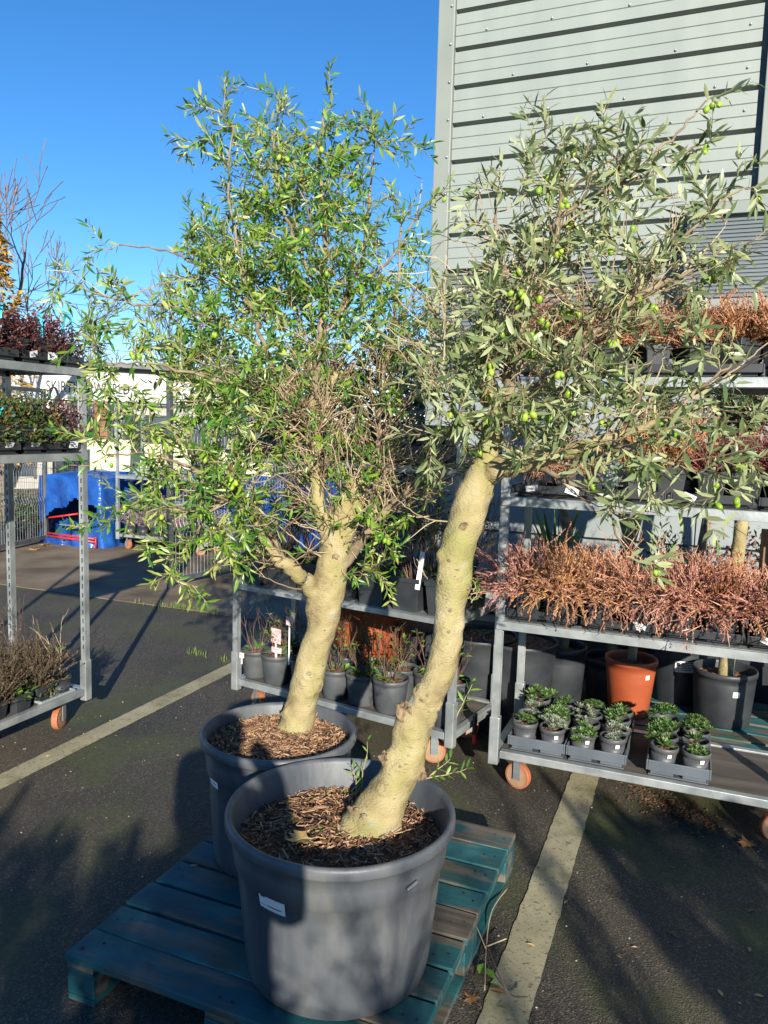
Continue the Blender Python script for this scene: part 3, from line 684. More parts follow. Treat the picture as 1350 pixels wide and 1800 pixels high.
    for ti in order:
        T, kind = targets[ti]; i, dist = near(T)
        if kind == 0:
            for _ in range(60):
                i = r.randrange(NL); dist = (nodes[i] - T).length
                if dist < .24: break
            axis = nodes[i] - Vector((trc.x, trc.y, nodes[i].z)); axis.z = 0
            if axis.length < 1e-3: axis = Vector((1, 0, 0))
            dd = (ndir[i] * .5 + axis.normalized() * r.uniform(0, .6) + Vector((r.gauss(0, .75), r.gauss(0, .6), r.uniform(-.25, .85)))).normalized(); dist = r.uniform(.10, .34); T = nodes[i] + dd * dist
        # start further back along the skeleton for long arching twigs
        P0 = nodes[i]; D0 = ndir[i]; toT = (T - P0)
        r0 = min(nrad[i] * .75, .0018 + dist * .008) if kind else min(nrad[i] * .75, r.uniform(.0016, .0030)); K = max(3, int(dist / .018))
        side = Vector((r.gauss(0, 1), r.gauss(0, 1), r.gauss(0, 1))) * dist * (.12 if kind else .13)
        C1 = P0 + (D0 * .5 + toT.normalized() * .5 if kind else toT.normalized()) * dist * .4 + side; C2 = T - toT * .25 + Vector((0, 0, (.10 if kind != 0 else 0) * dist)) + side * .5
        P = []; Q = []
        for k in range(K + 1):
            t = k / K; u = 1 - t
            P.append(P0 * u ** 3 + C1 * 3 * u * u * t + C2 * 3 * u * t * t + T * t ** 3 + Vector((r.gauss(0, .0016), r.gauss(0, .0016), r.gauss(0, .0016))))
            Q.append(r0 * (1 - t) + (.0009 if kind else .0011) * t)
        tw.tube(P, Q, 4 if r0 < .004 else 5, cap=False)
        for k in range(1, K + 1):
            nodes.append(P[k]); ndir.append((P[k] - P[k - 1]).normalized()); nrad.append(Q[k])
        if kind == 0:
            for _ in range(r.randint(1, 3)):
                k = r.randint(1, K - 1); d2 = (P[k] - P[k - 1]).normalized() + Vector((r.gauss(0, .6), r.gauss(0, .6), r.gauss(0, .6))); d2.normalize(); l = r.uniform(.04, .12); S = [P[k]]
                for _ in range(4): d2 = (d2 + Vector((r.gauss(0, .15), r.gauss(0, .15), r.gauss(0, .15)))).normalized(); S.append(S[-1] + d2 * l / 4)
                tw.tube(S, [.0014, .0013, .0012, .001, .0009], 3, cap=False)
                if r.random() < .22: leafy(S, l * .8, 0)
            continue
        # leaves in opposite pairs over the outer part of the twig
        leafy(P, r.uniform(.16, .30), side_density)
        # bud leaf at the tip
        leaves.append((P[-1], (P[-1] - P[-2]).normalized(), Vector((r.gauss(0, 1), r.gauss(0, 1), 1)), leafL * .8, leafL * .14, .0))
        if K >= 3: ol_sites.append((P[K // 2 + r.randint(-1, 1)], P[max(1, K * 2 // 3)]))
    tw.build('twigs', TWIG, tr, off=off, kind='stuff')
    print('TREE', nt_, len(leaves), len(ol_sites))
    # the 300 leaves that show largest are separate parts, the rest one mass
    cp = Vector((0, 0, CAM_H))
    def shown(lf):
        q, d, nm, L, W, c = lf; v = q - cp; dist = v.length; v.normalize(); side = d.cross(nm).normalized(); up = side.cross(d)
        return abs(up.dot(v)) * L * W / dist ** 2
    leaves.sort(key=shown, reverse=True)
    big = leaves[:300]; rest = leaves[300:]
    lm = MB()
    for q, d, nm, L, W, cc in rest: lm.leaf(q, d, nm, L, W, cc)
    lm.build('foliage', leafmats[0], tr, off=off, kind='stuff', smooth=True)
    protos = []
    for cc in (.02, .14, .26):
        pm = MB(); pm.leaf(Vector((0, 0, 0)), Vector((1, 0, 0)), Vector((0, 0, 1)), 1.0, .205, cc); ob = pm.build('leaf', leafmats[1], tr, smooth=True); protos.append(ob.data); bpy.data.objects.remove(ob)
    for q, d, nm, L, W, cc in big:
        o = link('leaf', protos[0 if cc < .08 else 1 if cc < .2 else 2], tr)
        d = d.normalized(); side = d.cross(nm).normalized(); up = side.cross(d)
        M3 = Matrix((d, -side, up)).transposed(); sw = W / L / .205
        o.matrix_local = Matrix.Translation(q - off) @ M3.to_4x4() @ Matrix.Diagonal((L, L * sw, L, 1))
    # fruit
    om = MB(); om.blob((0, 0, -.5), (.36, .36, .5), 10, 7); ob = om.build('olive', OLIVE, tr, smooth=True); od = ob.data; bpy.data.objects.remove(ob)
    st = MB(); r.shuffle(ol_sites); cnt = 0
    for s0, s1 in ol_sites:
        if cnt >= n_ol: break
        for _ in range(r.choice((1, 1, 2, 2, 3))):
            p0 = s0.lerp(s1, r.random()); p1 = p0 + Vector((r.gauss(0, .009), r.gauss(0, .009), -r.uniform(.008, .024)))
            st.tube([p0, p0.lerp(p1, .5) + Vector((0, 0, .002)), p1], .0007, 4, False)
            o = link('olive', od, tr); sz = r.uniform(.019, .026)
            o.matrix_local = Matrix.Translation(p1 - off) @ Matrix.Rotation(r.gauss(0, .35), 4, 'X') @ Matrix.Rotation(r.gauss(0, .35), 4, 'Y') @ Matrix.Diagonal((sz, sz, sz, 1)); cnt += 1
    st.build('fruit_stalks', TWIG, tr, off=off, kind='stuff')
    return tr, sp
def kp_cache(kx, ky, c, d0):
    d = depth(c); p = atD(kx, ky, d); v = p - c; toc = (Vector((0, 0, CAM_H)) - c).normalized()
    return p + toc * .02
def shoot(parent, off, p, d, L, seed, mat, twigm, ll=.03):
    r = random.Random(seed); P = []; n = 6
    for i in range(n + 1):
        t = i / n; P.append(p + d * (L * t) + Vector((0, 0, .10 * L * t * t)) + Vector((r.gauss(0, .002), r.gauss(0, .002), 0)))
    m = MB(); m.tube(P, [.0022 * (1 - .7 * i / n) for i in range(n + 1)], 5); m.k = 1
    for i in range(1, n + 1):
        dn = (P[i] - P[i - 1]).normalized(); u, w = basis(dn)
        for s in (1, -1):
            a = i * 1.57 + (0 if s > 0 else math.pi) + r.gauss(0, .3); out = u * math.cos(a) + w * math.sin(a)
            m.leaf(P[i], (dn * .8 + out).normalized(), Vector((r.gauss(0, .4), r.gauss(0, .4), 1)), ll * r.uniform(.7, 1.2), ll * .26, .1)
    m.build('shoot', [twigm, mat], parent, off=off, smooth=True)

bF = atZ(655, 1455, FP.z + fsz); dF = depth(bF)
trunkF = [(648, 1470, 122, 0), (655, 1452, 102, 0), (666, 1428, 86, 0), (691, 1380, 72, .01), (717, 1322, 61, .01), (734, 1266, 54, .02), (756, 1220, 52, .02), (773, 1180, 51, .03), (784, 1130, 51, .03),
          (791, 1070, 54, .04), (797, 1020, 60, .04), (806, 960, 64, .05), (822, 905, 62, .06), (838, 860, 60, .07), (852, 820, 46, .08), (862, 800, 30, .09)]
limbsF = [
    [(850, 835, 44, .07), (880, 822, 40, .03), (930, 812, 36, -.02), (990, 795, 30, -.08), (1060, 775, 22, -.12), (1150, 745, 12, -.15), (1230, 715, 6, -.16)],
    [(852, 825, 46, .08), (863, 765, 36, .09), (858, 690, 30, .10), (850, 640, 30, .10), (845, 600, 22, .10)],
    [(862, 760, 24, .09), (890, 700, 20, .06), (902, 620, 18, .03), (925, 550, 16, 0), (947, 505, 15, -.02), (968, 440, 13, -.03), (982, 385, 12, -.04), (986, 330, 8, -.05), (980, 260, 4, -.05)],
    [(982, 385, 10, -.04), (1030, 350, 9, -.07), (1085, 325, 8, -.10), (1130, 292, 6, -.12), (1190, 235, 4.5, -.13), (1240, 182, 3, -.14)],
    [(900, 705, 16, .06), (970, 660, 14, 0), (1040, 590, 13, -.06), (1085, 548, 13, -.10), (1140, 510, 11, -.13), (1210, 478, 7, -.16), (1270, 440, 4, -.17)],
    [(925, 550, 9, 0), (890, 480, 7, .04), (870, 400, 5, .05), (878, 330, 3.5, .05)],
    [(1085, 325, 7, -.10), (1160, 300, 5, -.05), (1230, 250, 3, -.02)],
    [(1085, 548, 8, -.10), (1180, 440, 6, -.14), (1260, 360, 4, -.15), (1310, 330, 3, -.15)],
    [(858, 690, 14, .10), (820, 650, 10, .12), (790, 590, 7, .12), (760, 540, 4, .12)],
    [(930, 812, 12, -.02), (1000, 850, 8, -.12), (1060, 880, 6, -.18), (1080, 930, 4, -.2), (1100, 975, 3, -.2)],
    [(1060, 775, 10, -.12), (1140, 800, 7, -.2), (1220, 830, 4, -.22)],
    [(862, 770, 14, .09), (800, 720, 9, .05), (770, 680, 6, 0)],
    [(1160, 742, 7, -.15), (1210, 700, 6, -.18), (1290, 640, 4, -.2)],
]
blobsF = [  # x, y, rx, ry, n, depth radius, depth centre
    (1050, 300, 190, 85, 56, .16, -.06), (920, 400, 90, 120, 34, .15, 0), (1000, 500, 170, 120, 56, .2, -.04), (850, 570, 95, 110, 36, .16, .06),
    (920, 680, 160, 120, 80, .22, -.02), (1060, 700, 120, 100, 40, .2, -.1), (1160, 470, 110, 110, 26, .15, -.12), (1270, 400, 60, 90, 18, .1, -.13),
    (1190, 790, 150, 70, 17, .12, -.2), (1100, 870, 80, 80, 11, .1, -.2), (800, 680, 80, 90, 22, .15, .02), (1230, 620, 90, 70, 10, .1, -.17), (1300, 820, 50, 50, 8, .06, -.22), (940, 795, 60, 30, 12, .1, -.06)]
shootsF = [(1248, 172, -.14), (1285, 160, -.14), (935, 185, -.02), (1120, 195, -.1), (1060, 200, -.08), (1300, 275, -.12), (1330, 360, -.15), (1340, 325, -.15), (1210, 600, -.2), (1205, 560, -.18), (1180, 975, -.2), (1120, 985, -.2), (1340, 720, -.22),
           (880, 275, .04), (845, 330, .05), (760, 600, .1), (775, 560, .1), (1260, 240, -.08), (1340, 850, -.22), (740, 840, .05), (755, 800, .05), (1270, 490, -.2), (1290, 440, -.2), (1150, 990, -.2), (1260, 950, -.22), (1230, 900, -.22)]
bareF = [(940, 560, 150, 150, 110, .18, 0), (880, 660, 110, 110, 80, .14, .05), (1060, 600, 130, 120, 50, .15, -.08), (990, 700, 130, 80, 40, .15, -.05)]
knotsF = [(700, 1290, 26, .22, .0), (712, 1262, 34, .45, 0), (680, 1330, 20, .30, 0), (815, 925, 14, .12, .7), (848, 930, 10, .05, .75), (768, 975, 11, .4, .4), (776, 1024, 9, .15, .6), (787, 1163, 14, .15, .35), (820, 1100, 16, .15, 0),
          (745, 1360, 24, .18, .3), (640, 1435, 26, .2, .3), (808, 1130, 14, .12, 0), (790, 985, 8, .08, .5)]
treeF, spF = olive_tree('grey-leaved olive tree with a bent trunk in the nearest pot', bF, trunkF, limbsF, blobsF, bareF, shootsF, .056, (LEAF2, LEAF2S), dF, 21, 150, .0168, knotsF, .45, ((715, 1258, 46, 16), (676, 1332, 26, 9), (742, 1362, 24, 6), (626, 1428, 34, 8), (793, 1135, 14, 8)))
bL = atZ(518, 1285, LP.z + lsz); dL = depth(bL)
trunkL = [(512, 1298, 66, 0), (519, 1283, 62, 0), (530, 1240, 56, 0), (540, 1195, 53, 0), (553, 1145, 52, .0), (567, 1095, 53, .01), (574, 1045, 62, .01), (583, 1000, 56, .02), (592, 955, 54, .02), (604, 915, 56, .03), (618, 880, 48, .03), (632, 846, 38, .04)]
limbsL = [
    [(578, 1050, 44, .01), (556, 1040, 36, -.01), (530, 1015, 28, -.04), (503, 992, 24, -.07), (478, 972, 24, -.10), (455, 930, 12, -.13), (430, 880, 8, -.16), (390, 830, 5, -.2)],
    [(590, 965, 40, .02), (563, 900, 26, .0), (556, 840, 22, 0), (553, 785, 20, .01), (556, 755, 20, .01), (572, 710, 19, .02), (585, 670, 15, .03), (593, 652, 11, .03)],
    [(553, 780, 16, .01), (545, 740, 14, -.02), (556, 660, 13, -.03), (563, 600, 12, -.03), (566, 520, 11, -.02), (572, 430, 9, 0), (566, 340, 7, .02), (560, 260, 5, .03), (575, 190, 3, .03)],
    [(600, 1000, 22, .02), (640, 945, 18, .0), (680, 900, 15, -.02), (715, 865, 12, -.03), (745, 830, 7, -.04)],
    [(640, 945, 13, .0), (660, 880, 11, .02), (667, 800, 10, .03), (667, 735, 9, .03), (674, 670, 8, .03), (690, 590, 6, .04), (700, 490, 5, .05), (705, 400, 4, .05)],
    [(556, 755, 12, .01), (520, 735, 11, -.05), (495, 690, 9, -.10), (470, 620, 8, -.14), (440, 540, 7, -.15), (420, 440, 5, -.15), (400, 330, 4, -.14), (410, 220, 2.5, -.13)],
    [(495, 690, 8, -.10), (430, 680, 7, -.18), (350, 660, 6, -.24), (270, 640, 4, -.28), (190, 640, 2.5, -.3)],
    [(470, 620, 7, -.14), (400, 570, 6, -.16), (310, 540, 5, -.18), (220, 530, 4, -.2), (130, 500, 2.5, -.2)],
    [(440, 540, 6, -.15), (370, 480, 5, -.1), (290, 440, 4, -.05), (210, 430, 2.5, -.03)],
    [(563, 600, 8, -.03), (610, 520, 7, 0), (640, 440, 6, .02), (650, 340, 4, .03), (660, 250, 2.5, .03)],
    [(610, 520, 6, 0), (690, 450, 5, .05), (740, 370, 3.5, .06)],
    [(503, 992, 10, -.07), (470, 930, 8, -.15), (420, 880, 7, -.2), (370, 900, 5, -.24), (330, 960, 3, -.26)],
    [(430, 880, 8, -.16), (350, 830, 6, -.22), (270, 800, 4, -.26), (190, 800, 2.5, -.28)],
    [(566, 520, 7, -.02), (520, 430, 6, -.05), (490, 330, 5, -.06), (480, 230, 3, -.05)],
]
blobsL = [
    (520, 300, 140, 110, 120, .2, 0), (500, 430, 180, 110, 170, .24, -.02), (400, 480, 110, 110, 90, .2, -.08), (400, 620, 120, 120, 110, .22, -.12),
    (380, 760, 130, 120, 92, .2, -.16), (330, 880, 130, 90, 56, .18, -.2), (560, 540, 150, 90, 110, .2, 0), (680, 430, 75, 100, 44, .16, .04), (690, 560, 80, 80, 44, .15, .04), (730, 620, 50, 60, 14, .1, .04),
    (230, 560, 110, 80, 22, .12, -.2), (210, 720, 70, 90, 22, .12, -.25), (420, 930, 80, 80, 26, .15, -.18), (620, 250, 80, 70, 20, .12, .02), (400, 270, 50, 60, 8, .12, -.1), (460, 860, 60, 90, 14, .12, -.15),
    (650, 960, 60, 50, 8, .12, 0)]
shootsL = [(410, 150, -.13), (480, 160, -.05), (345, 195, -.12), (577, 158, .03), (665, 205, .03), (735, 255, .06), (770, 340, .06), (795, 335, .08), (100, 500, -.2), (90, 540, -.22), (150, 470, -.05), (160, 440, -.03), (320, 275, -.1), (135, 605, -.25), (145, 770, -.28),
           (165, 830, -.28), (150, 930, -.28), (300, 1010, -.26), (340, 1030, -.26), (420, 1020, -.2), (440, 1010, -.2), (275, 1015, -.26), (250, 960, -.27), (185, 680, -.3), (750, 420, .06), (735, 480, .06), (680, 1020, 0), (700, 930, -.05), (620, 1010, -.05), (380, 1000, -.22)]
bareL = [(600, 740, 150, 130, 180, .17, 0), (570, 870, 140, 90, 150, .15, -.02), (690, 820, 100, 90, 130, .13, 0), (500, 800, 100, 120, 110, .15, -.06), (650, 660, 120, 110, 90, .15, .02)]
knotsL = [(545, 1075, 18, .25, .8), (556, 1045, 26, .16, .0), (590, 978, 10, .06, .75), (565, 1060, 22, .1, 0), (575, 960, 8, .1, .4), (570, 1108, 10, .08, .25)]
treeL, spL = olive_tree('green olive tree laden with small olives in the rear pot', bL, trunkL, limbsL, blobsL, bareL, shootsL, .045, (LEAF1, LEAF1S), dL, 33, 170, .0145, knotsL, 1.7, ((550, 1075, 34, 10),))
# fresh shoots on the trunks and weeds in the pots
for i, (x, y, dx, dz, L, dd) in enumerate(((748, 1368, 1, .25, .12, -.02), (752, 1366, .7, .6, .08, -.03), (800, 1260, .5, 1, .10, .0), (828, 1060, .5, .9, .045, .0), (832, 1040, .2, 1, .03, 0))):
    shoot(treeF, treeF.location, atD(x, y, dF + dd), Vector((dx, .2, dz)).normalized(), L, i, GREEN, TWIG, .034 if i < 3 else .022)
for i, (x, y, L) in enumerate(((632, 1402, .17), (627, 1405, .09))):
    shoot(treeF, treeF.location, atZ(x, y, FP.z + fsz), Vector((.12 * (1 - 2 * i), 0, 1)).normalized(), L, 30 + i, GREEN, TWIG, .028)
def weeds(parent, pts, z, seed, sz=.016):
    r = random.Random(seed); m = MB()
    for (x, y, n) in pts:
        q = atZ(x, y, parent.location.z + z)
        for _ in range(n):
            a = r.uniform(0, 6.28); p = q + Vector((r.gauss(0, .012), r.gauss(0, .012), .008)) - parent.location
            m.leaf(p, Vector((math.cos(a), math.sin(a), r.uniform(.2, 1.2))), Vector((r.gauss(0, .3), r.gauss(0, .3), 1)), sz * r.uniform(.6, 1.6), sz * .55, .2, 2)
    m.build('weeds', GREEN, parent, kind='stuff')
weeds(fpot, [(548, 1412, 3), (560, 1468, 14), (580, 1470, 10), (598, 1395, 4), (572, 1405, 4), (746, 1432, 3), (520, 1450, 6)], fsz, 3)
weeds(lpot, [(565, 1255, 3), (575, 1262, 3), (412, 1315, 4), (440, 1248, 3)], lsz, 4)

# ------------------------------------------------------------------ nursery trolleys
def make_trolley(label, loc, rz, L, D, H, shelves, post_mat=GALV, lip=.038, shelf_mats=None, name='plant_trolley', castors=(1.25, 1.9, .4, 2.2)):
    t = thing(name, label, 'trolley', loc, rz)
    hx, hy = L / 2, D / 2; pw, pd = .034, .030
    for sx in (-1, 1):
        for sy in (-1, 1):
            m = MB(); cx, cy = sx * (hx - pw / 2), sy * (hy - pd / 2)
            x0, x1 = cx - pw / 2, cx + pw / 2
            m.box(x0, x1, cy - pd / 2, cy - pd / 2 + .004, .15, H); m.box(x0, x1, cy + pd / 2 - .004, cy + pd / 2, .15, H)
            xi = x0 + .002 if sx > 0 else x1 - .006     # slotted web faces along the trolley
            for (ya, yb) in ((cy - pd / 2 + .004, cy - .006), (cy + .006, cy + pd / 2 - .004)): m.box(xi, xi + .004, ya, yb, .40, H)
            z = .40
            while z < H - .01:
                m.box(xi, xi + .004, cy - .006, cy + .006, z, min(z + .022, H)); z += .0475
            m.box(xi, xi + .004, cy - pd / 2 + .004, cy + pd / 2 - .004, .15, .40)
            p = m.build('post', post_mat, t)
            k = MB(); k.box(x0 - .006, x1 + .006, cy - pd / 2 - .006, cy + pd / 2 + .006, .135, .36); k.build('post_socket', post_mat, p, bevel=.004)
    zb = .185
    for sy in (-1, 1):
        y = sy * (hy - .02); m = MB(); m.box(-hx + .045, hx - .045, y - .018, y + .018, zb - .018, zb + .018); m.build('base_beam', post_mat, t, bevel=.003)
    for sx in (-1, 1):
        x = sx * (hx - .02); m = MB(); m.box(x - .018, x + .018, -hy + .045, hy - .045, zb - .018, zb + .018); m.build('base_beam', post_mat, t, bevel=.003)
    m = MB(); m.box(-hx + .04, hx - .04, -hy + .04, hy - .04, zb - .006, zb + .010); m.build('deck', PLY, t)
    for i, z in enumerate(shelves):
        m = MB(); a = .008
        m.box(-hx + a, hx - a, -hy + a, hy - a, z + .002, z + .012)
        for sy in (-1, 1): m.box(-hx + a, hx - a, min(sy * hy, sy * (hy + .012)), max(sy * hy, sy * (hy + .012)), z - lip + .012, z + .012)
        for sy in (-1, 1): m.box(-hx + a, hx - a, min(sy * (hy - .03), sy * (hy - .026)), max(sy * (hy - .03), sy * (hy - .026)), z - lip + .012, z + .002)
        for sy in (-1, 1): m.box(-hx + a, hx - a, min(sy * (hy - .03), sy * hy), max(sy * (hy - .03), sy * hy), z - lip + .010, z - lip + .013)
        for sx in (-1, 1): m.box(min(sx * (hx - .012), sx * (hx - .008)), max(sx * (hx - .012), sx * (hx - .008)), -hy + a, hy - a, z - .02, z + .002)
        m.build('shelf', (shelf_mats or {}).get(i, post_mat), t)
    for ci, (sx, sy) in enumerate(((-1, -1), (1, -1), (-1, 1), (1, 1))):
            x, y = sx * (hx - .13), sy * (hy - .09); m = MB()
            m.box(-.04, .04, -.04, .04, .155, .1625)
            m.box(-.028, -.024, -.012, .024, .05, .155); m.box(.024, .028, -.012, .024, .05, .155)
            f = m.build('castor', GALVD, t); f.location = (x, y, 0); f.rotation_euler = (0, 0, castors[ci])
            w = MB(); Mx = Matrix.Translation((0, .012, .0625)) @ Matrix.Rotation(math.pi / 2, 4, 'Y')
            def ring(prof, k):
                q = MB(); q.lathe(prof, 22); w.k = k; w.add([Mx @ Vector(v) for v in q.v], q.f)
            ring([(.001, -.012), (.02, -.016), (.055, -.014), (.055, .014), (.02, .016), (.001, .012)], 0); ring([(.0545, -.017), (.060, -.016), (.0625, -.01), (.0625, .01), (.060, .016), (.0545, .017)], 1)
            w.build('wheel', [WHEEL, TYRE], f, smooth=False)
    return t

# right trolley, runs along the wall
RX0, RX1, RY0, RD = -0.795, 0.545, 3.355, .56
Rc = Vector(((RX0 + RX1) / 2, RY0 + RD / 2, 0)); RS = [.800, 1.362, 1.885]
trR = make_trolley('galvanised plant trolley at right stacked with rusty heathers', Rc, 0, RX1 - RX0, RD, 2.0, RS)
# left trolley, seen end on
LX, LY1, LLen, LD = -3.0, 3.20, 1.34, .56
Lc = Vector((LX - LD / 2, LY1 - LLen / 2, 0))
z1 = atX(65, 800, LX).z; z2 = atX(65, 642, LX).z
LS = [z1 - .008, z2 - .005]
trL = make_trolley('galvanised plant trolley cut off by the left edge of the photo', Lc, math.pi / 2, LLen, LD, z2 - .002, LS)
# middle trolley behind the trunks, turned a little
pA = Vector((-2.40, 3.68, 0)); pB = Vector((-1.0, 3.435, 0)); cd = (pB - pA); crz = math.atan2(cd.y, cd.x); cn = Vector((-cd.y, cd.x, 0)).normalized()
CL, CD = cd.length, .56; Cc = (pA + pB) / 2 + cn * CD / 2
cz1 = atY(430, 1033, 3.68).z; cz2 = atY(520, 812, 3.62).z
cz1 += .016; CS = [cz1 - .008, cz2]
trC = make_trolley('galvanised plant trolley behind the olive trunks, full of bare potted shrubs', Cc, crz, CL, CD, cz2 + .35, CS, lip=.027)
def onC(u, v, z): # u along 0..1, v metres from the front edge
    p = pA + cd * u + cn * v; return Vector((p.x, p.y, z))

# ------------------------------------------------------------------ small plants
def heather_mesh(seed, R, Hh, n, droop, spike=0.0, thick=.0042):
    r = random.Random(seed); m = MB(); n = int(n * .82); thick *= .55; kk = Hh / .2
    for _ in range(n):
        a = r.uniform(0, 6.283); q = R * .45 * math.sqrt(r.random()); out = r.random() ** .7
        L = Hh * r.uniform(.75, 1.15) * (1.0 if r.random() < .9 else 1.35); p = Vector((q * math.cos(a), q * math.sin(a), 0)); a += r.gauss(0, .35)
        d = Vector((math.cos(a) * out, math.sin(a) * out, 1.15 - .75 * out + spike)).normalized(); P = []; Q = []; K = 11
        for k in range(K + 1):
            t = k / K
            P.append(p.copy()); Q.append((.0015 if k < 2 else thick * (1.0 if k % 2 else .42)) * (1 - .5 * t) * r.uniform(.8, 1.2))
            d = (d + Vector((r.gauss(0, .09), r.gauss(0, .09), r.gauss(0, .06) - droop * out * t))).normalized(); p = p + d * (L / K)
        m.tube(P, Q, 3, False)
        for k in range(3, K + 1):
            dn = (P[k] - P[k - 1]).normalized(); u, w = basis(dn)
            for _ in range(5):
                a2 = r.uniform(0, 6.28); o2 = u * math.cos(a2) + w * math.sin(a2); bl = r.uniform(.006, .0115) * kk
                m.leaf(P[k].lerp(P[k - 1], r.random()), (dn * .9 + o2 * .75).normalized(), o2 + dn * .3, bl, bl * .55, .1, 2)
        for _ in range(2):                        # side sprigs
            k = r.randint(3, K - 1); b = P[k]; dd = (P[k] - P[k - 1]).normalized() + Vector((r.gauss(0, .6), r.gauss(0, .6), r.uniform(0, .5)))
            dd.normalize(); l = L * r.uniform(.16, .3)
            m.tube([b, b + dd * l * .4, b + dd * l * .7, b + dd * l], [thick * .4, thick * .85, thick * .5, thick * .2], 3, False)
    return m
def bush_mesh(seed, R, Hh, n, leafL, ratio=.5, flat=False):
    r = random.Random(seed); m = MB()
    for _ in range(n):
        while True:
            x, y, z = r.uniform(-1, 1), r.uniform(-1, 1), r.uniform(0, 1)
            d2 = x * x + y * y + z * z
            if d2 < 1 and d2 > .16: break
        k = 1 + .16 * math.sin(5 * x + seed) * math.cos(4 * y + seed)
        p = Vector((x * R * k, y * R * k, z * Hh * k)); o = Vector((x, y, z * .8 + .3)) + Vector((r.gauss(0, .6), r.gauss(0, .6), r.gauss(0, .5)))
        m.leaf(p, o, Vector((r.gauss(0, .6), r.gauss(0, .6), 1)), leafL * r.uniform(.6, 1.3), leafL * ratio * r.uniform(.8, 1.2), .15, 2)
    return m
def twiggy_mesh(seed, Hh, n, spread, leaves, leafL, basal):
    r = random.Random(seed); m = MB()
    def grow(p, d, L, rad, lev):
        P = [p]; K = 5
        for k in range(K):
            d = (d + Vector((r.gauss(0, .14), r.gauss(0, .14), r.gauss(0, .08) + .05))).normalized(); P.append(P[-1] + d * L / K)
        m.k = 0; m.tube(P, [rad * (1 - .6 * k / K) for k in range(K + 1)], 4, False)
        if lev < 2:
            for _ in range(r.randint(2, 3)):
                k = r.randint(2, K); grow(P[k], (d + Vector((r.gauss(0, .5), r.gauss(0, .5), .2))).normalized(), L * r.uniform(.35, .6), rad * .6, lev + 1)
        if r.random() < leaves:
            m.k = 1
            for k in range(2, K + 1):
                if r.random() < .6: m.leaf(P[k], Vector((r.gauss(0, 1), r.gauss(0, 1), .4)), Vector((r.gauss(0, .4), r.gauss(0, .4), 1)), leafL * r.uniform(.6, 1.2), leafL * .55, .2, 2)
    for _ in range(n):
        a = r.uniform(0, 6.28); grow(Vector((.02 * math.cos(a), .02 * math.sin(a), 0)), Vector((spread * math.cos(a), spread * math.sin(a), 1)).normalized(), Hh * r.uniform(.6, 1.0), .0028, 0)
    m.k = 1
    for _ in range(basal):
        a = r.uniform(0, 6.28); q = .06 * math.sqrt(r.random())
        m.leaf(Vector((q * math.cos(a), q * math.sin(a), r.uniform(0, .04))), Vector((math.cos(a), math.sin(a), r.uniform(.1, 1.4))), Vector((r.gauss(0, .3), r.gauss(0, .3), 1)), leafL * r.uniform(.8, 1.5), leafL * .6, .2, 2)
    return m
def rosette_mesh(seed, R, kind):
    r = random.Random(seed); m = MB()
    heads = [(0, 0, R * .62)] if kind == 'big' else [(r.uniform(-.7, .7) * R, r.uniform(-.7, .7) * R, R * r.uniform(.28, .45)) for _ in range(9)]
    if kind == 'mound': heads = [(q * R * .72 * math.cos(a), q * R * .72 * math.sin(a), R * .34) for a, q in [(i * 2.4, math.sqrt(i / 14)) for i in range(15)]]
    for hx, hy, hr in heads:
        base = Vector((hx, hy, (R * .55) * (1 - (hx * hx + hy * hy) / (R * R)) if kind == 'mound' else r.uniform(0, R * .25)))
        for ringi, (el, rr, nn) in enumerate(((15, 1.0, 9), (38, .85, 8), (62, .6, 6), (82, .35, 3))):
            for k in range(nn):
                a = 6.283 * (k + ringi * .5) / nn + r.gauss(0, .12); e = R_(el + r.gauss(0, 6))
                d = Vector((math.cos(a) * math.cos(e), math.sin(a) * math.cos(e), math.sin(e)))
                m.leaf(base, d, Vector((-math.cos(a) * math.sin(e), -math.sin(a) * math.sin(e), math.cos(e))), hr * rr * 1.05, hr * .42, -.15, 2)
    return m
def potted(name, label, cat, loc, rt, rb, h, potmat, plant, plantmats, zoff=.0, group=None, square=False, soilz=.015, plantname='foliage', n=22, rz=0.0):
    t = thing(name, label, cat, loc, rz, group)
    if square:
        q = MB(); s, b = rt * .92, rb * .88
        def frame(s0, s1, za, zb):
            vs = [(sx * s0, sy * s0, za) for sx, sy in ((-1, -1), (1, -1), (1, 1), (-1, 1))] + [(sx * s1, sy * s1, zb) for sx, sy in ((-1, -1), (1, -1), (1, 1), (-1, 1))]
            q.add(vs, [(i, (i + 1) % 4, 4 + (i + 1) % 4, 4 + i) for i in range(4)])
        q.box(-b, b, -b, b, 0, .006); frame(b, s - .006, 0, h - .025); frame(s - .006, s, h - .025, h - .022); frame(s, s, h - .022, h); frame(s, s - .008, h, h); frame(s - .008, b, h, .02)
        q.build('pot_body', potmat, t, bevel=.003)
    else:
        pot_mesh(rt, rb, h, potmat, rim=.008, rimh=.022, n=n).build('pot_body', potmat, t, smooth=True)
    soil_disc(rt * (.84 if square else .93), h - soilz - .012, 7, .006, 14).build('soil', SOIL, t)
    if plant is not None:
        o = plant.build(plantname, plantmats, t); o.location = (0, 0, h - soilz - .012 + zoff)
    return t
def copies(proto, places, label, group):
    """places: (loc, rz, scale); first one moves the prototype itself"""
    out = []
    for i, (loc, rz, s) in enumerate(places):
        lab = label(i) if callable(label) else label
        if i == 0:
            proto.location = loc; proto.rotation_euler = (0, 0, rz); proto.scale = (s,) * 3; tag(proto, lab, None, group); out.append(proto)
        else: out.append(dup(proto, loc, rz, lab, group, s))
    return out
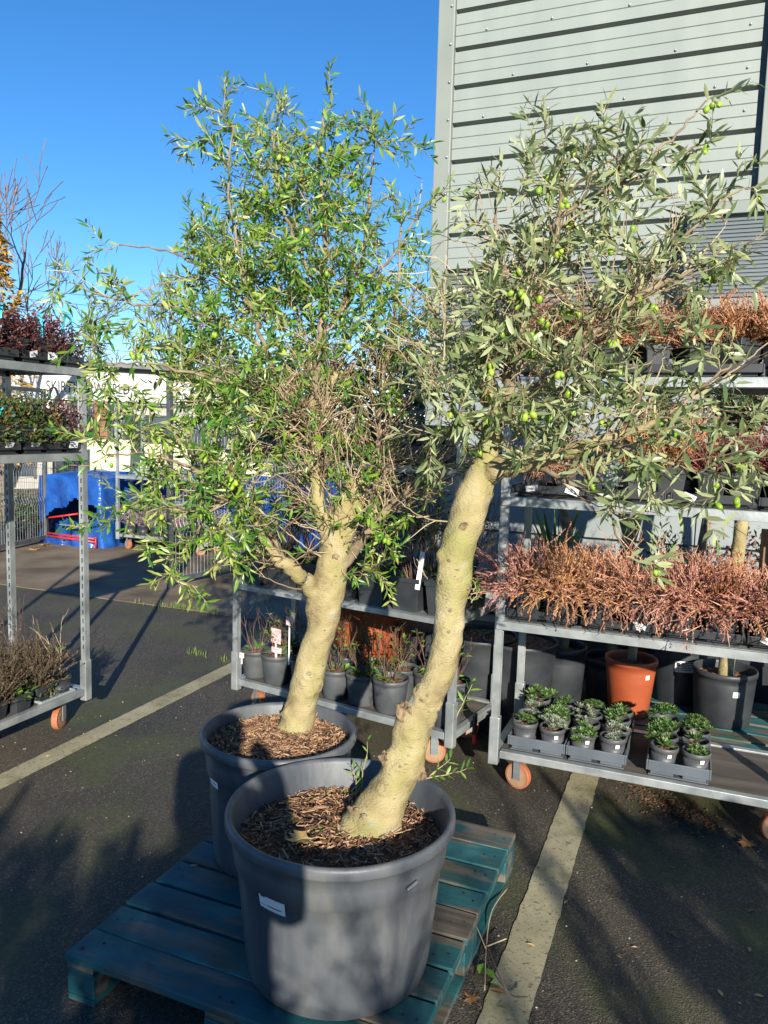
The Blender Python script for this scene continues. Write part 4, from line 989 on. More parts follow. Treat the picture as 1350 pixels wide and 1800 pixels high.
def tray(label, loc, Lx, Ly, h, mat, nx, ny, rz=0.0, group=None, cat='plant tray', card=False):
    t = thing('plant_tray', label, cat, loc, rz, group); m = MB()
    m.box(-Lx / 2 + .01, Lx / 2 - .01, -Ly / 2 + .01, Ly / 2 - .01, 0, .006)
    for sx in (-1, 1): m.box(min(sx * Lx / 2, sx * (Lx / 2 - .008)), max(sx * Lx / 2, sx * (Lx / 2 - .008)), -Ly / 2, Ly / 2, h * .35, h)
    for sy in (-1, 1): m.box(-Lx / 2 + .008, Lx / 2 - .008, min(sy * Ly / 2, sy * (Ly / 2 - .008)), max(sy * Ly / 2, sy * (Ly / 2 - .008)), h * .35, h)
    for i in range(nx):                              # pocket feet, so the rim stands clear between them
        for j in range(ny):
            cx, cy = (i + .5 - nx / 2) * Lx / nx, (j + .5 - ny / 2) * Ly / ny
            m.box(cx - Lx / nx * .36, cx + Lx / nx * .36, cy - Ly / ny * .40, cy + Ly / ny * .40, .0065, h * .72)
    m.build('tray_body', mat, t, bevel=.004)
    if card:
        rc = random.Random(hash(label) % 1000 if False else sum(map(ord, label)))
        for k in range(nx):
            if rc.random() < .45: continue
            cx = (k + .5 - nx / 2) * Lx / nx + rc.uniform(-.03, .03); q = MB(); Mx = Matrix.Translation((cx, -Ly / 2 - .006, h * .75)) @ Matrix.Rotation(rc.uniform(.0, .7), 4, 'X') @ Matrix.Rotation(rc.gauss(0, .16), 4, 'Y') @ Matrix.Diagonal((rc.uniform(.7, 1.1), 1, rc.uniform(.7, 1.05), 1))
            q.box(-.028, .028, -.0006, .0006, -.018, .018, Mx); cd_ = q.build('price_card', WHITE, t)
            q = MB(); q.box(-.02, .012, -.0012, -.0008, -.002, .003, Mx); q.box(-.02, .004, -.0012, -.0008, -.010, -.006, Mx); q.box(.012, .024, -.0012, -.0008, -.014, -.006, Mx); q.build('printed_lines', INKG, cd_)
    return t

ORD = ['first', 'second', 'third', 'fourth', 'fifth', 'sixth', 'seventh', 'eighth', 'ninth', 'tenth']
# --- right trolley, base: three trays of succulents
rgen = random.Random(77)
deckz = .196
sx_ = [(atY(943, 1305, 3.42).x, 'left'), (atY(1048, 1318, 3.42).x, 'middle'), (atY(1193, 1340, 3.42).x, 'right')]
succ = []
for s, (kind, mat) in enumerate((('mound', SUCC), ('many', SUCC), ('big', SUCC), ('many', SUCCG), ('mound', SUCCG))):
    p = potted('succulent_pot', 'succulent in a small grey pot', 'succulent', (0, 0, -50), .061, .047, .095, POTGRY, rosette_mesh(40 + s, .082, kind), mat, .012, n=18); succ.append(p)
used = set()
patterns = {'left': [[0, 3, 3, 1], [4, 0, 2, 1]], 'middle': [[1, 3, 3, 0], [3, 3, 1, 2]], 'right': [[2, 0, 1, 0], [1, 2, 0, 0]]}
desc = ['bright green mounded', 'clustered green', 'large open green', 'grey-green clustered', 'pale silvery mounded']
for x, nm in sx_:
    tr = tray('grey-blue plastic tray of succulents, %s one of three on the low deck' % nm, (x, RY0 + .05 + .235, deckz), .262, .47, .07, TRAY, 2, 4, 0, 'succulent trays on the right trolley')
    for i in range(2):
        for j in range(4):
            k = patterns[nm][i][j]; loc = Vector((x + (i - .5) * .131, RY0 + .05 + .0587 + j * .1175, deckz + .034)); sc_ = rgen.uniform(.95, 1.06)
            lab = '%s succulent, %s pot from the front, %s row, %s tray' % (desc[k], ORD[j], 'left' if i == 0 else 'right', nm)
            if k not in used:
                used.add(k); o = succ[k]; o.location = loc; o.rotation_euler = (0, 0, rgen.uniform(0, 6.28)); o.scale = (1, 1, 1); tag(o, lab, None, 'succulents in trays on the right trolley')
            else: o = dup(succ[k], loc, rgen.uniform(0, 6.28), lab, 'succulents in trays on the right trolley', 1.0)
            for ch in o.children:
                if ch.name.startswith('foliage'): q_ = rgen.uniform(.72, 1.22); ch.scale = (q_, q_ * rgen.uniform(.9, 1.1), q_ * rgen.uniform(.8, 1.25)); ch.rotation_euler = (rgen.gauss(0, .12), rgen.gauss(0, .12), rgen.uniform(0, 6))
            o.rotation_euler[0] = rgen.gauss(0, .025); o.rotation_euler[1] = rgen.gauss(0, .025)
            if j == 0 and (i, nm) != (0, 'left'):
                sm = MB(); q = .0575; a0 = -math.pi / 2 + .5 - o.rotation_euler[2]
                for ss in (0,):
                    vs = []
                    for u in range(4):
                        a = a0 - .2 + u * .10; vs += [((q - .0005) * math.cos(a), (q - .0005) * math.sin(a), .055), ((q + .002) * math.cos(a), (q + .002) * math.sin(a), .072)]
                    sm.add(vs, [(2 * u, 2 * u + 2, 2 * u + 3, 2 * u + 1) for u in range(3)])
                sm.build('price_sticker', WHITE, o)
# --- heather prototypes
HEATH['blush'] = pbr('heather_blush_pink', [(0.20, 0.065, 0.05), (0.40, 0.155, 0.12), (0.52, 0.27, 0.20), (0.58, 0.40, 0.30)], rough=0.85, scale=10, rnd='island', mixrnd=0.75, lo=0.12, hi=0.9)
def heather_proto(col, seed, R, Hh, n, droop, spike=0.0, pot=(.062, .048, .10), mat=POTBLK, square=True, thick=.0042):
    return potted('potted_heather', 'heather', 'heather', (0, 0, -50), *pot, mat, heather_mesh(seed, R, Hh, n, droop, spike, thick), HEATH[col], 0, square=square)
def row(protos, xs, y, z, labelf, group, seed, smin=.92, smax=1.1):
    r = random.Random(seed); use = {}
    for i, x in enumerate(xs):
        k = i % len(protos); loc = Vector((x, y + r.uniform(-.012, .012), z)); rz = r.uniform(0, 6.28) if True else 0; s = r.uniform(smin, smax)
        p = protos[k]
        if id(p) not in use and p.location.z < -10:
            p.location = loc; p.rotation_euler = (0, 0, rz); p.scale = (s,) * 3; tag(p, labelf(i), None, group)
        else: dup(p, loc, rz, labelf(i), group, s)
        use[id(p)] = 1
# third shelf (lowest): pink-brown heathers spilling over the front
zt = RS[0] + .0125
xs = [RX0 + .11 + i * .165 for i in range(8)]
for i, x in enumerate((RX0 + .20, RX0 + .53, RX0 + .86, RX0 + 1.19)):
    tray('black plant tray under the heathers, %s from the left on the lowest shelf' % ORD[i], (x, RY0 + .13, zt), .315, .22, .055, TRAYBLK, 2, 1, 0, 'heather trays on the lowest shelf', card=(i != 0))
hp = [heather_proto(('blush', 'tan', 'pink', 'pink', 'blush', 'rust')[i], 101 + i, .115, .205, 200, (.30, .42, .55, .34, .5, .4)[i]) for i in range(6)]
row(hp, xs, RY0 + .085, zt + .026, lambda i: ['blush pink', 'tan', 'drooping pinkish brown', 'pinkish brown', 'drooping blush pink', 'rust brown'][i % 6] + ' heather, front row of the right trolley lowest shelf, %s from left' % ORD[i], 'pink heathers on the lowest shelf', 1, 1.05, 1.22)
hg = [heather_proto('grey', 111, .09, .17, 150, .2), heather_proto('pink', 112, .10, .21, 190, .25), heather_proto('rust', 113, .10, .20, 190, .25)]
row(hg, [RX0 + .12 + i * .17 for i in range(7)], RY0 + .29, zt, lambda i: ['grey-green', 'pink', 'rust-tinged'][i % 3] + ' heather, back row of the right trolley lowest shelf, %s from left' % ORD[i], 'back row heathers on the lowest shelf', 2, 1.0, 1.2)
# second shelf
zt = RS[1] + .0125
for i, x in enumerate((RX0 + .20, RX0 + .53, RX0 + .86, RX0 + 1.19)):
    tray('black plant tray on the middle shelf of the right trolley, %s from the left' % ORD[i], (x, RY0 + .14, zt), .315, .24, .055, TRAYBLK, 2, 1, 0, 'trays on the middle shelf', card=(i % 2 == 0))
h2 = heather_proto('rust', 121, .085, .14, 150, .42)
copies(h2, [(Vector((RX0 + .12, RY0 + .12, zt + .041)), 0, 1), (Vector((RX0 + .25, RY0 + .13, zt + .041)), 2, .9)], lambda i: 'rust red drooping heather at the left end of the middle shelf, %s one' % ORD[i], 'rust heathers on the middle shelf')
h3 = heather_proto('tan', 122, .07, .20, 130, .03, .9, thick=.0055)
copies(h3, [(Vector((RX0 + x, RY0 + y, zt + .041)), x * 9, s) for x, y, s in ((.56, .12, 1.0), (.70, .13, 1.15), (.62, .25, 1.1))], lambda i: 'tan spiky upright heather midway along the middle shelf, %s one' % ORD[i], 'tan heathers on the middle shelf')
h4 = [heather_proto('wine', 123 + i, .09, .17, 190, .1, .3) for i in range(2)]
row(h4, [RX0 + .86 + i * .135 for i in range(4)], RY0 + .12, zt + .041, lambda i: 'dark wine red heather toward the right of the middle shelf, %s one' % ORD[i], 'wine red heathers on the middle shelf', 5)
row(h4, [RX0 + .80 + i * .15 for i in range(4)], RY0 + .27, zt, lambda i: 'wine red heather behind the front ones on the middle shelf, %s one' % ORD[i], 'wine red heathers behind on the middle shelf', 6)
# top shelf
zt = RS[2] + .0125
for i, x in enumerate((RX0 + .20, RX0 + .53, RX0 + .86, RX0 + 1.19)):
    tray('black plant tray on the top shelf of the right trolley, %s from the left' % ORD[i], (x, RY0 + .13, zt), .315, .22, .055, TRAYBLK, 2, 1, 0, 'trays on the top shelf', card=(i == 2))
h5 = [heather_proto('rust', 131 + i, .10, .19, 200, .12, .25) for i in range(2)] + [heather_proto('tan', 134, .09, .17, 170, .18, .1)]
row(h5, [RX0 + .11 + i * .163 for i in range(8)], RY0 + .115, zt + .041, lambda i: ('rusty red' if i % 3 < 2 else 'brown gone-over') + ' heather, front row of the right trolley top shelf, %s from left' % ORD[i], 'rust heathers on the top shelf', 7, 1.0, 1.15)
row(h5, [RX0 + .18 + i * .19 for i in range(6)], RY0 + .30, zt, lambda i: ('rusty red' if i % 3 < 2 else 'brown gone-over') + ' heather, back row of the right trolley top shelf, %s from left' % ORD[i], 'back row heathers on the top shelf', 8, 1.05, 1.25)
# cardboard boxes at the right rear of the lowest shelf
for i in range(2):
    t = thing('cardboard_box', 'brown cardboard box, %s of two at the right end of the lowest shelf' % ('lower', 'upper')[i], 'box', (RX1 - .13, RY0 + .44, RS[0] + .0125 + i * .2205), 0, 'cardboard boxes on the right trolley')
    m = MB(); m.box(-.12, .12, -.09, .09, 0, .22); m.build('box_body', CARD, t, bevel=.003)
    m = MB(); m.box(-.04, .04, -.0915, -.0905, .13, .155); m.build('hand_hole_shade', DARK, t)  # dark plate on a solid face; the hole's shade is in its colour

# --- behind the right trolley: blue pallet with potted trees, along the wall
make_pallet('blue pallet behind the right trolley carrying potted trees', (-0.30, 4.02, 0), 1.1, [0, .12, .25, .40, .53, .68, .80], [0, .02, .02, .02, .02, .02, 0], seed=9)
def small_tree(label, loc, pot, mat, trunk, tr_r, crown, seed, leafmat=DKGREEN, nleaf=420, zb=0.0, tm=BARKD):
    t = thing('potted_tree', label, 'potted tree', loc); rt, rb, h = pot
    pot_mesh(rt, rb, h, mat, rim=.012, rimh=.03).build('pot_body', mat, t, smooth=True)
    soil_disc(rt * .93, h - .05, seed, .012).build('soil', SOIL, t)
    P = [Vector(p) for p in trunk]; m = MB(); sp = spline([(p, tr_r * (1 - .35 * i / len(P))) for i, p in enumerate(P)], 5)
    m.tube([p for p, _ in sp], [q for _, q in sp], 9, lump=.05, rng=random.Random(seed)); m.build('trunk', tm, t, smooth=True)
    if crown:
        cx, cy, cz, R, Hh = crown; r = random.Random(seed); b = MB(); tw = MB(); top = P[-1]
        for _ in range(60):
            a = Vector((r.gauss(0, .45) * R, r.gauss(0, .45) * R, r.gauss(0, .45) * Hh)); e = Vector((cx, cy, cz)) + a; mid = (top + e) / 2 + Vector((0, 0, .03))
            tw.tube([top, mid, e], [.005, .003, .001], 4, False)
            for _ in range(nleaf // 60):
                q = mid.lerp(e, r.random()); b.leaf(q + Vector((r.gauss(0, .012), r.gauss(0, .012), r.gauss(0, .012))), Vector((r.gauss(0, 1), r.gauss(0, 1), r.gauss(0, .6))), Vector((r.gauss(0, .6), r.gauss(0, .6), 1)), .06 * r.uniform(.7, 1.2), .015, .15, 2)
        tw.build('twigs', BARKD, t, kind='stuff'); b.build('foliage', leafmat, t, kind='stuff')
    return t
TY = 4.42
def tx(px, py, Y): return atY(px, py, Y)
def stand(px_base, Y): return atY(px_base, 1250, Y).x
gx = atZ(985, 1218, 0.0)
t = small_tree('tall black pot behind the left end of the right trolley, with a crooked trunk', (-.66, 4.42, 0), (.155, .125, .45), POTBLK, [(0, 0, .3), (.02, .1, .75), (-.03, .2, 1.1), (-.12, .25, 1.40), (-.14, .3, 1.75)], .035, (-.1, .3, 1.95, .3, .3), 51)
t = small_tree('orange terracotta coloured pot with a thin tree behind the right trolley', (-.258, 4.30, .1466), (.140, .105, .315), TERRA, [(0, 0, .25), (.0, .1, .7), (-.12, .25, 1.1), (-.11, .30, 1.5), (-.10, .3, 1.75)], .026, (-.1, .3, 1.85, .3, .3), 52)
sticker(t, lambda z: .105 + .033 * z / .315 - .003, -.75, .235, .026, .024, 0, False)
t = small_tree('black pot with a pale olive trunk at the right behind the trolley', (.215, 4.42, .1466), (.165, .14, .29), POTBLK, [(0, -.02, .22), (.01, .0, .4), (.02, .1, .8), (.04, .15, 1.15), (.06, .2, 1.6)], .042, (.05, .2, 1.75, .35, .3), 53, tm=BARK)
sticker(t, lambda z: .14 + .025 * z / .29 - .002, -1.2, .19, .035, .03, 0, False)
t = small_tree('black pot with white labels and a slim dark trunk, beside the terracotta pot', (-.02, 4.68, .1466), (.165, .135, .36), POTBLK, [(0, 0, .3), (.06, .0, .7), (.10, .05, 1.1), (.16, .08, 1.6)], .030, (.15, .1, 1.75, .3, .3), 54)
sticker(t, lambda z: .135 + .03 * z / .36, -1.35, .23, .10, .065, 0, True)
t = small_tree('potted tree with a leaning brown trunk close to the grey wall', (-.40, 4.75, 0), (.16, .13, .32), POTBLK, [(0, 0, .25), (.0, 0, .7), (.08, .0, 1.1), (.16, 0, 1.5), (.2, 0, 1.8)], .038, (.2, 0, 1.8, .3, .3), 55)
t = small_tree('potted tree with a pale spotted trunk near the cardboard boxes', (.62, 4.50, 0), (.17, .14, .32), POTBLK, [(0, 0, .25), (-.02, 0, .8), (-.04, 0, 1.2), (-.08, 0, 1.7)], .034, (-.1, 0, 1.8, .35, .3), 56, tm=BARK)
t = small_tree('slim potted tree with a thin grey stem behind the middle of the right trolley', (.22, 4.66, 0), (.15, .12, .3), POTBLK, [(0, 0, .25), (.0, 0, .8), (.01, 0, 1.2), (-.02, 0, 1.75)], .018, (0, 0, 1.85, .3, .3), 57)
def tall_plant(name, label, cat, loc, pot, potmat, mesh, mats, zo=0.0): return potted(name, label, cat, loc, *pot, potmat, mesh, mats, zo)
def strap_mesh(seed, L, n):
    r = random.Random(seed); m = MB()
    for _ in range(n):
        a = r.uniform(0, 6.28); m.leaf(Vector((.02 * math.cos(a), .02 * math.sin(a), 0)), Vector((.35 * math.cos(a), .35 * math.sin(a), 1)), Vector((-math.cos(a), -math.sin(a), .4)), L * r.uniform(.6, 1.1), .022, .12)
    return m
crate_z = .62
for i, (x, y) in enumerate(((-.80, 4.85), (-.15, 5.02), (.35, 5.0), (.9, 4.95))):
    t = thing('plastic_crate', 'dark plastic crate stood on end by the wall, %s from the left' % ORD[i], 'crate', (x, y, 0), 0, 'crates by the wall')
    m = MB(); m.box(-.2, .2, -.14, .14, 0, .012); m.box(-.2, .2, -.14, -.13, .012, crate_z); m.box(-.2, .2, .13, .14, .012, crate_z); m.box(-.2, -.19, -.13, .13, .012, crate_z); m.box(.19, .2, -.13, .13, .012, crate_z); m.box(-.19, .19, -.13, .13, crate_z - .02, crate_z - .005)
    for k in range(4): m.box(-.21, .21, -.15, -.1405, .05 + k * .15, .08 + k * .15)
    m.build('crate_body', TRAYBLK, t)
tall_plant('potted_plant', 'green strap-leaved plant behind the left trunks of the right trolley', 'plant', (-.78, 4.85, crate_z), (.09, .07, .15), POTBLK, strap_mesh(3, .5, 40), GREEN)
tall_plant('potted_plant', 'bushy green plant on a crate behind the right trolley', 'plant', (-.15, 5.02, crate_z), (.09, .07, .15), POTBLK, bush_mesh(61, .2, .36, 420, .05, .3), DKGREEN)
tall_plant('potted_plant', 'dark purple shrub on a crate behind the right trolley', 'plant', (.33, 5.0, crate_z), (.09, .07, .15), POTBLK, bush_mesh(62, .22, .40, 520, .035, .5), WINE)
tall_plant('potted_plant', 'dark bushy plant on the crate at the far right', 'plant', (.9, 4.95, crate_z), (.09, .07, .15), POTBLK, bush_mesh(63, .2, .36, 360, .05, .3), DKGREEN)

# --- middle trolley
dz = .196
tw_protos = [potted('potted_shrub', 's', 'potted shrub', (0, 0, -50), .094, .072, .17, POTGRY if i % 2 else POTGRY, twiggy_mesh(200 + i, .25, 7, .3, (.15, .35, .1)[i], .035, (26, 40, 16)[i]), [STEM, GREEN]) for i in range(3)]
fr = [(.045, .13), (.165, .115), (.315, .12), (.455, .12), (.575, .125), (.70, .12), (.93, .13)]
bk = [(.09, .33), (.24, .34), (.40, .33), (.53, .33), (.66, .33), (.78, .35), (.88, .34)]
for rowi, (lst, nm) in enumerate(((fr, 'front'), (bk, 'back'))):
    for i, (u, v) in enumerate(lst):
        k = (i + rowi) % 3; loc = onC(u, v, dz); lab = 'bare twigs in a grey pot, %s from left, %s row, middle trolley deck' % (ORD[i], nm)
        p = tw_protos[k]; rz = i * 1.7 + rowi; s = 1 + .05 * ((i * 7) % 3 - 1)
        if p.location.z < -10: p.location = loc; p.rotation_euler = (0, 0, rz); p.scale = (s,) * 3; tag(p, lab, None, 'twiggy pots on the middle trolley')
        else: dup(p, loc, rz, lab, 'twiggy pots on the middle trolley', s)
for i, (px, py, w, h, lab) in enumerate(((485, 1118, .075, .085, 'pink rose picture card on a stick in the second pot'), (486, 1143, .07, .032, 'short pink picture card below the rose card'), (509, 1092, .045, .05, 'small pink picture card with a pale plant behind it'), (425, 1152, .03, .03, 'tiny pink tag in the pot beside the trolley post'))):
    p = atY(px, py, 3.70 - .02 * i); t = thing('picture_card', lab + ', middle trolley', 'plant label', p, crz + .1 * (i - 1), 'pink plant cards on the middle trolley')
    m = MB(); m.box(-w / 2, w / 2, -.0008, .0008, -h / 2, h / 2); m.build('card_face', PINK, t)
    m = MB(); m.box(-.004, .004, -.001, .001, -max(.05, p.z - .34), -h / 2 - .0005); m.build('card_stick', WHITE, t)
t = potted('plant_pot', 'large orange terracotta coloured pot behind the rear olive trunk', 'plant pot', onC(.33, .72, 0) , .26, .19, .62, TERRA, None, None)
for i, (u, v) in enumerate(((.62, .78), (.86, .72), (1.02, .75))):
    potted('plant_pot', 'large black pot standing behind the middle trolley, %s from the left' % ORD[i], 'plant pot', onC(u, v, 0), .21, .16, .52, POTBLK, None, None, group='black pots behind the middle trolley')
# shelf
zt = cz1 + .004
mid = [potted('potted_shrub', 's', 'potted shrub', (0, 0, -50), .095, .078, .17, POTBLK, twiggy_mesh(220 + i, .40, 16, .35, (.6, .3)[i], .03, (60, 26)[i]), [STEM, (GREEN, DKGREEN)[i]], square=True) for i in range(2)]
for rowi in range(2):
    for i in range(7):
        k = (i + rowi) % 2; loc = onC(.075 + i * .142, .10 + rowi * .22, zt); lab = '%s twigs in a square pot, %s from left, %s row, middle trolley shelf' % (('leafy', 'dark')[k], ORD[i], ('front', 'back')[rowi]); p = mid[k]
        rz = crz + rowi * math.pi + i * math.pi / 2
        if p.location.z < -10: p.location = loc; p.rotation_euler = (0, 0, rz); tag(p, lab, None, 'square pots on the middle trolley')
        else: dup(p, loc, rz, lab, 'square pots on the middle trolley')
t = thing('white_tag', 'long white plant tag leaning on a black pot of the middle trolley', 'plant label', atY(738, 1005, 3.49)); m = MB(); m.box(-.012, .012, -.001, .001, -.09, .10, Matrix.Rotation(.12, 4, 'Y')); m.build('tag_strip', WHITE, t)
zt = cz2 + .0125
for i in range(4):
    tray('black plastic tray on the top shelf of the middle trolley, %s from the left' % ORD[i], onC(.13 + i * .25, .2, zt), .32, .36, .10, TRAYBLK, 3, 2, crz, 'trays on top of the middle trolley')
for i in range(3):
    tray('black plastic tray stacked on other trays, top shelf of the middle trolley, %s from left' % ORD[i], onC(.20 + i * .27, .22, zt + .1005), .32, .36, .10, TRAYBLK, 3, 2, crz + .08 * (i - 1), 'stacked trays on top of the middle trolley')
# red strap on the end beam
t = thing('strap', 'dark strap with a red end hanging from the middle trolley base', 'strap', (pB + cn * .25 + Vector((0, 0, .2)))); m = MB(); m.box(-.004, .008, -.025, .025, -.07, .03); m.build('strap_band', TRAYBLK, t); m = MB(); m.box(-.006, .010, -.012, .012, -.12, -.072); m.build('red_end', REDP, t)

# --- left trolley
wp = [potted('potted_shrub', 's', 'potted shrub', (0, 0, -50), .065, .05, .09, POTBLK, bush_mesh(300 + i, .135, .20, 800, .022, .5), (WINE, WINT, WINT)[i], -.045, square=True) for i in range(3)]
def Lp(v, u, z): return Vector((LX - v, LY1 - u, z))          # v metres behind the front edge, u metres from the far end
for sh, (nm, kinds) in enumerate((('lower', (1, 2)), ('top', (0, 0)))):
    zt = LS[sh] + .0125
    for i in range(3):
        tray('black plant tray on the %s shelf of the left trolley, %s from the far end' % (nm, ORD[i]), Lp(.15, .20 + i * .42, zt), .40, .28, .06, TRAYBLK, 3, 2, math.pi / 2, 'trays on the left trolley', card=(i < 2))
    for rowi in range(2):
        for i in range(7):
            k = kinds[(i + rowi) % 2] if not (sh == 0 and i < 2) else (0 if i == 0 else 2); loc = Lp(.10 + rowi * .13, .09 + i * .145, zt + .0445); r = random.Random(sh * 50 + rowi * 10 + i)
            lab = '%s shrub, left trolley %s shelf, %s from far end, %s row' % (('dark wine red', 'green and red', 'red-tinged green')[k], nm, ORD[i], ('front', 'back')[rowi]); p = wp[k]; rz = r.uniform(0, 6.28); s = r.uniform(.95, 1.22); loc.z -= .012
            if p.location.z < -10: p.location = loc; p.rotation_euler = (0, 0, rz); p.scale = (s,) * 3; tag(p, lab, None, 'shrubs on the left trolley')
            else: dup(p, loc, rz, lab, 'shrubs on the left trolley', s)
def arch(p, w, h, mat, wide, label, rz, grp):
    t = thing('ribbon_handle', label, 'ribbon', p, rz, grp); m = MB(); K = 14; vs = []
    for i in range(K + 1):
        a = math.pi * i / K; x = -math.cos(a) * w / 2; z = math.sin(a) * h; vs += [(x, -wide / 2, z), (x, wide / 2, z)]
    m.add(vs, [(2 * i, 2 * i + 1, 2 * i + 3, 2 * i + 2) for i in range(K)])
    vs2 = [(x, y, z - .0012) for x, y, z in vs]; m.add(vs2, [(2 * i + 1, 2 * i, 2 * i + 2, 2 * i + 3) for i in range(K)])
    m.build('ribbon_band', mat, t); return t
for i, (px, py, v) in enumerate(((12, 735, .10), (95, 700, .2), (5, 555, .12), (70, 570, .12), (118, 572, .2))):
    p = atX(px, py, LX - v); arch(p - Vector((0, 0, .10)), .13, .16, CYAN if i != 1 else WHITE, .016, 'curved %s ribbon handle among the left trolley plants, %s' % ('cyan' if i != 1 else 'clear white', ['lower shelf near the edge', 'lower shelf midway', 'top shelf near the edge', 'top shelf midway', 'top shelf by the far end'][i]), math.pi / 2 + .3 * i, 'ribbon handles on the left trolley')
# base of the left trolley: withered heathers and small pots
dz = .196
hw = [potted('potted_heather', 'h', 'heather', (0, 0, -50), .062, .048, .09, POTBLK, heather_mesh(151 + i, .10, (.13, .21)[i], 170, (.25, .05)[i], (.1, .5)[i], .003), HEATH['dead'], 0, square=True) for i in range(2)]
for rowi in range(3):
    for i in range(7):
        if rowi == 0 and i in (0, 2, 4): continue
        loc = Lp(.10 + rowi * .14, .13 + i * .14, dz); lab = 'withered heather, left trolley deck, %s row from front, %s from far end' % (ORD[rowi], ORD[i]); p = hw[(i + rowi) % 2]
        if p.location.z < -10: p.location = loc; tag(p, lab, None, 'withered heathers on the left trolley')
        else: dup(p, loc, i * 1.1 + rowi, lab, 'withered heathers on the left trolley')
t = potted('potted_plant', 'small brown pot of dry grey stems at the far corner of the left trolley deck', 'plant', Lp(.10, .12, dz), .062, .05, .09, POTBLK, twiggy_mesh(400, .32, 3, .25, .1, .03, 6), [TWIG, GREEN])
t = potted('potted_plant', 'tall dead rusty stalks behind the left trolley post', 'plant', Lp(.40, .12, dz), .062, .05, .09, POTBLK, twiggy_mesh(401, .5, 3, .15, .2, .03, 3), [STEM, YELLOW])
dg = [potted('potted_shrub', 'bushy', 'potted shrub', (0, 0, -50), .062, .048, .09, POTBLK, bush_mesh(420 + i, .11, .17, 420, .026, .4), (DKGREEN, WINT)[i], -.03, square=True) for i in range(2)]
copies(dg[0], [(Lp(.17, .30, dz), 0, 1), (Lp(.30, .52, dz), 2, 1.2), (Lp(.19, .75, dz), 4, 1.1)], lambda i: 'dark green bushy pot among the withered heathers, left trolley deck, %s from far end' % ORD[i], 'green pots on the left trolley deck')
copies(dg[1], [(Lp(.10, .27, dz), 0, .8), (Lp(.16, .60, dz), 2, 1.1)], lambda i: 'red-tinged bushy pot among the withered heathers, left trolley deck, %s from far end' % ORD[i], 'green pots on the left trolley deck')
for i, (u, mt, lab) in enumerate(((.41, GREEN, 'small pot of broad fresh green leaves at the front of the left trolley deck'), (.69, YELLOW, 'small pot with yellowing leaves near the photo edge, left trolley deck'))):
    potted('potted_plant', lab, 'plant', Lp(.09, u, dz), .06, .048, .09, POTBLK, bush_mesh(410 + i, .07, .07, 40, .05, .6), mt, square=True)
t = thing('plastic_tray', 'shallow grey tray lid lying at the front of the left trolley deck', 'tray', Lp(.055, .20, dz), math.pi / 2); m = MB(); m.box(-.11, .11, -.028, .028, 0, .008); m.box(-.115, -.107, -.03, .03, .008, .02); m.box(.107, .115, -.03, .03, .008, .02); m.box(-.107, .107, -.03, -.024, .008, .02); m.box(-.107, .107, .024, .03, .008, .02); m.build('tray_body', PANEL, t)

# ------------------------------------------------------------------ yard beyond: gate leaves, tarpaulins, far trolley
def mesh_gate(label, p0, p1, H, z0=.06, name='mesh_gate', cat='gate', wire=None):
    d = (p1 - p0); L = d.length; t = thing(name, label, cat, p0, math.atan2(d.y, d.x))
    f = .05
    for x in (0, L - f):
        m = MB(); m.box(x, x + f, -.025, .025, 0.008, H); m.build('gate_post', MESHW, t, bevel=.004)
    for z in (z0, H - f - .002):
        m = MB(); m.box(f + .001, L - f - .001, -.022, .022, z, z + f); m.build('gate_rail', MESHW, t, bevel=.004)
    n = int((L - 2 * f) / .05); m = MB()
    prof = [(0, z0 + f)]
    for k in range(1, 4):
        zc = z0 + f + (H - z0 - 2 * f) * k / 4; prof += [(0, zc - .06), (-.03, zc), (0, zc + .06)]
    prof.append((0, H - f))
    for i in range(n + 1):
        x = f + (L - 2 * f) * i / n; m.tube([(x, y, z) for y, z in prof], .0024, 4, False)
    for k in range(0, 13):
        z = z0 + f + (H - z0 - 2 * f) * k / 12; m.tube([(f, .004, z), (L - f, .004, z)], .0026, 4, False)
    m.build('wire_mesh', wire or GALVD, t, kind='stuff')
    return t
mesh_gate('dark wire mesh gate leaf standing open behind the left trolley', Vector((-7.75, 6.5, 0)), Vector((-8.02, 7.80, 0)), 2.05)
mesh_gate('wire mesh gate leaf behind the hanging olive leaves', Vector((-4.80, 6.20, 0)), Vector((-4.50, 8.2, 0)), 2.12)
for i in range(4):
    mesh_gate('dark wire fence panel far behind the tarpaulins, %s from the left' % ORD[i], Vector((-12.6 + 2.5 * i, 11.3 + .1 * i, .006)), Vector((-10.13 + 2.5 * i, 11.4 + .1 * i, .006)), 1.95, .05, 'fence_panel', 'fence', MESHW)
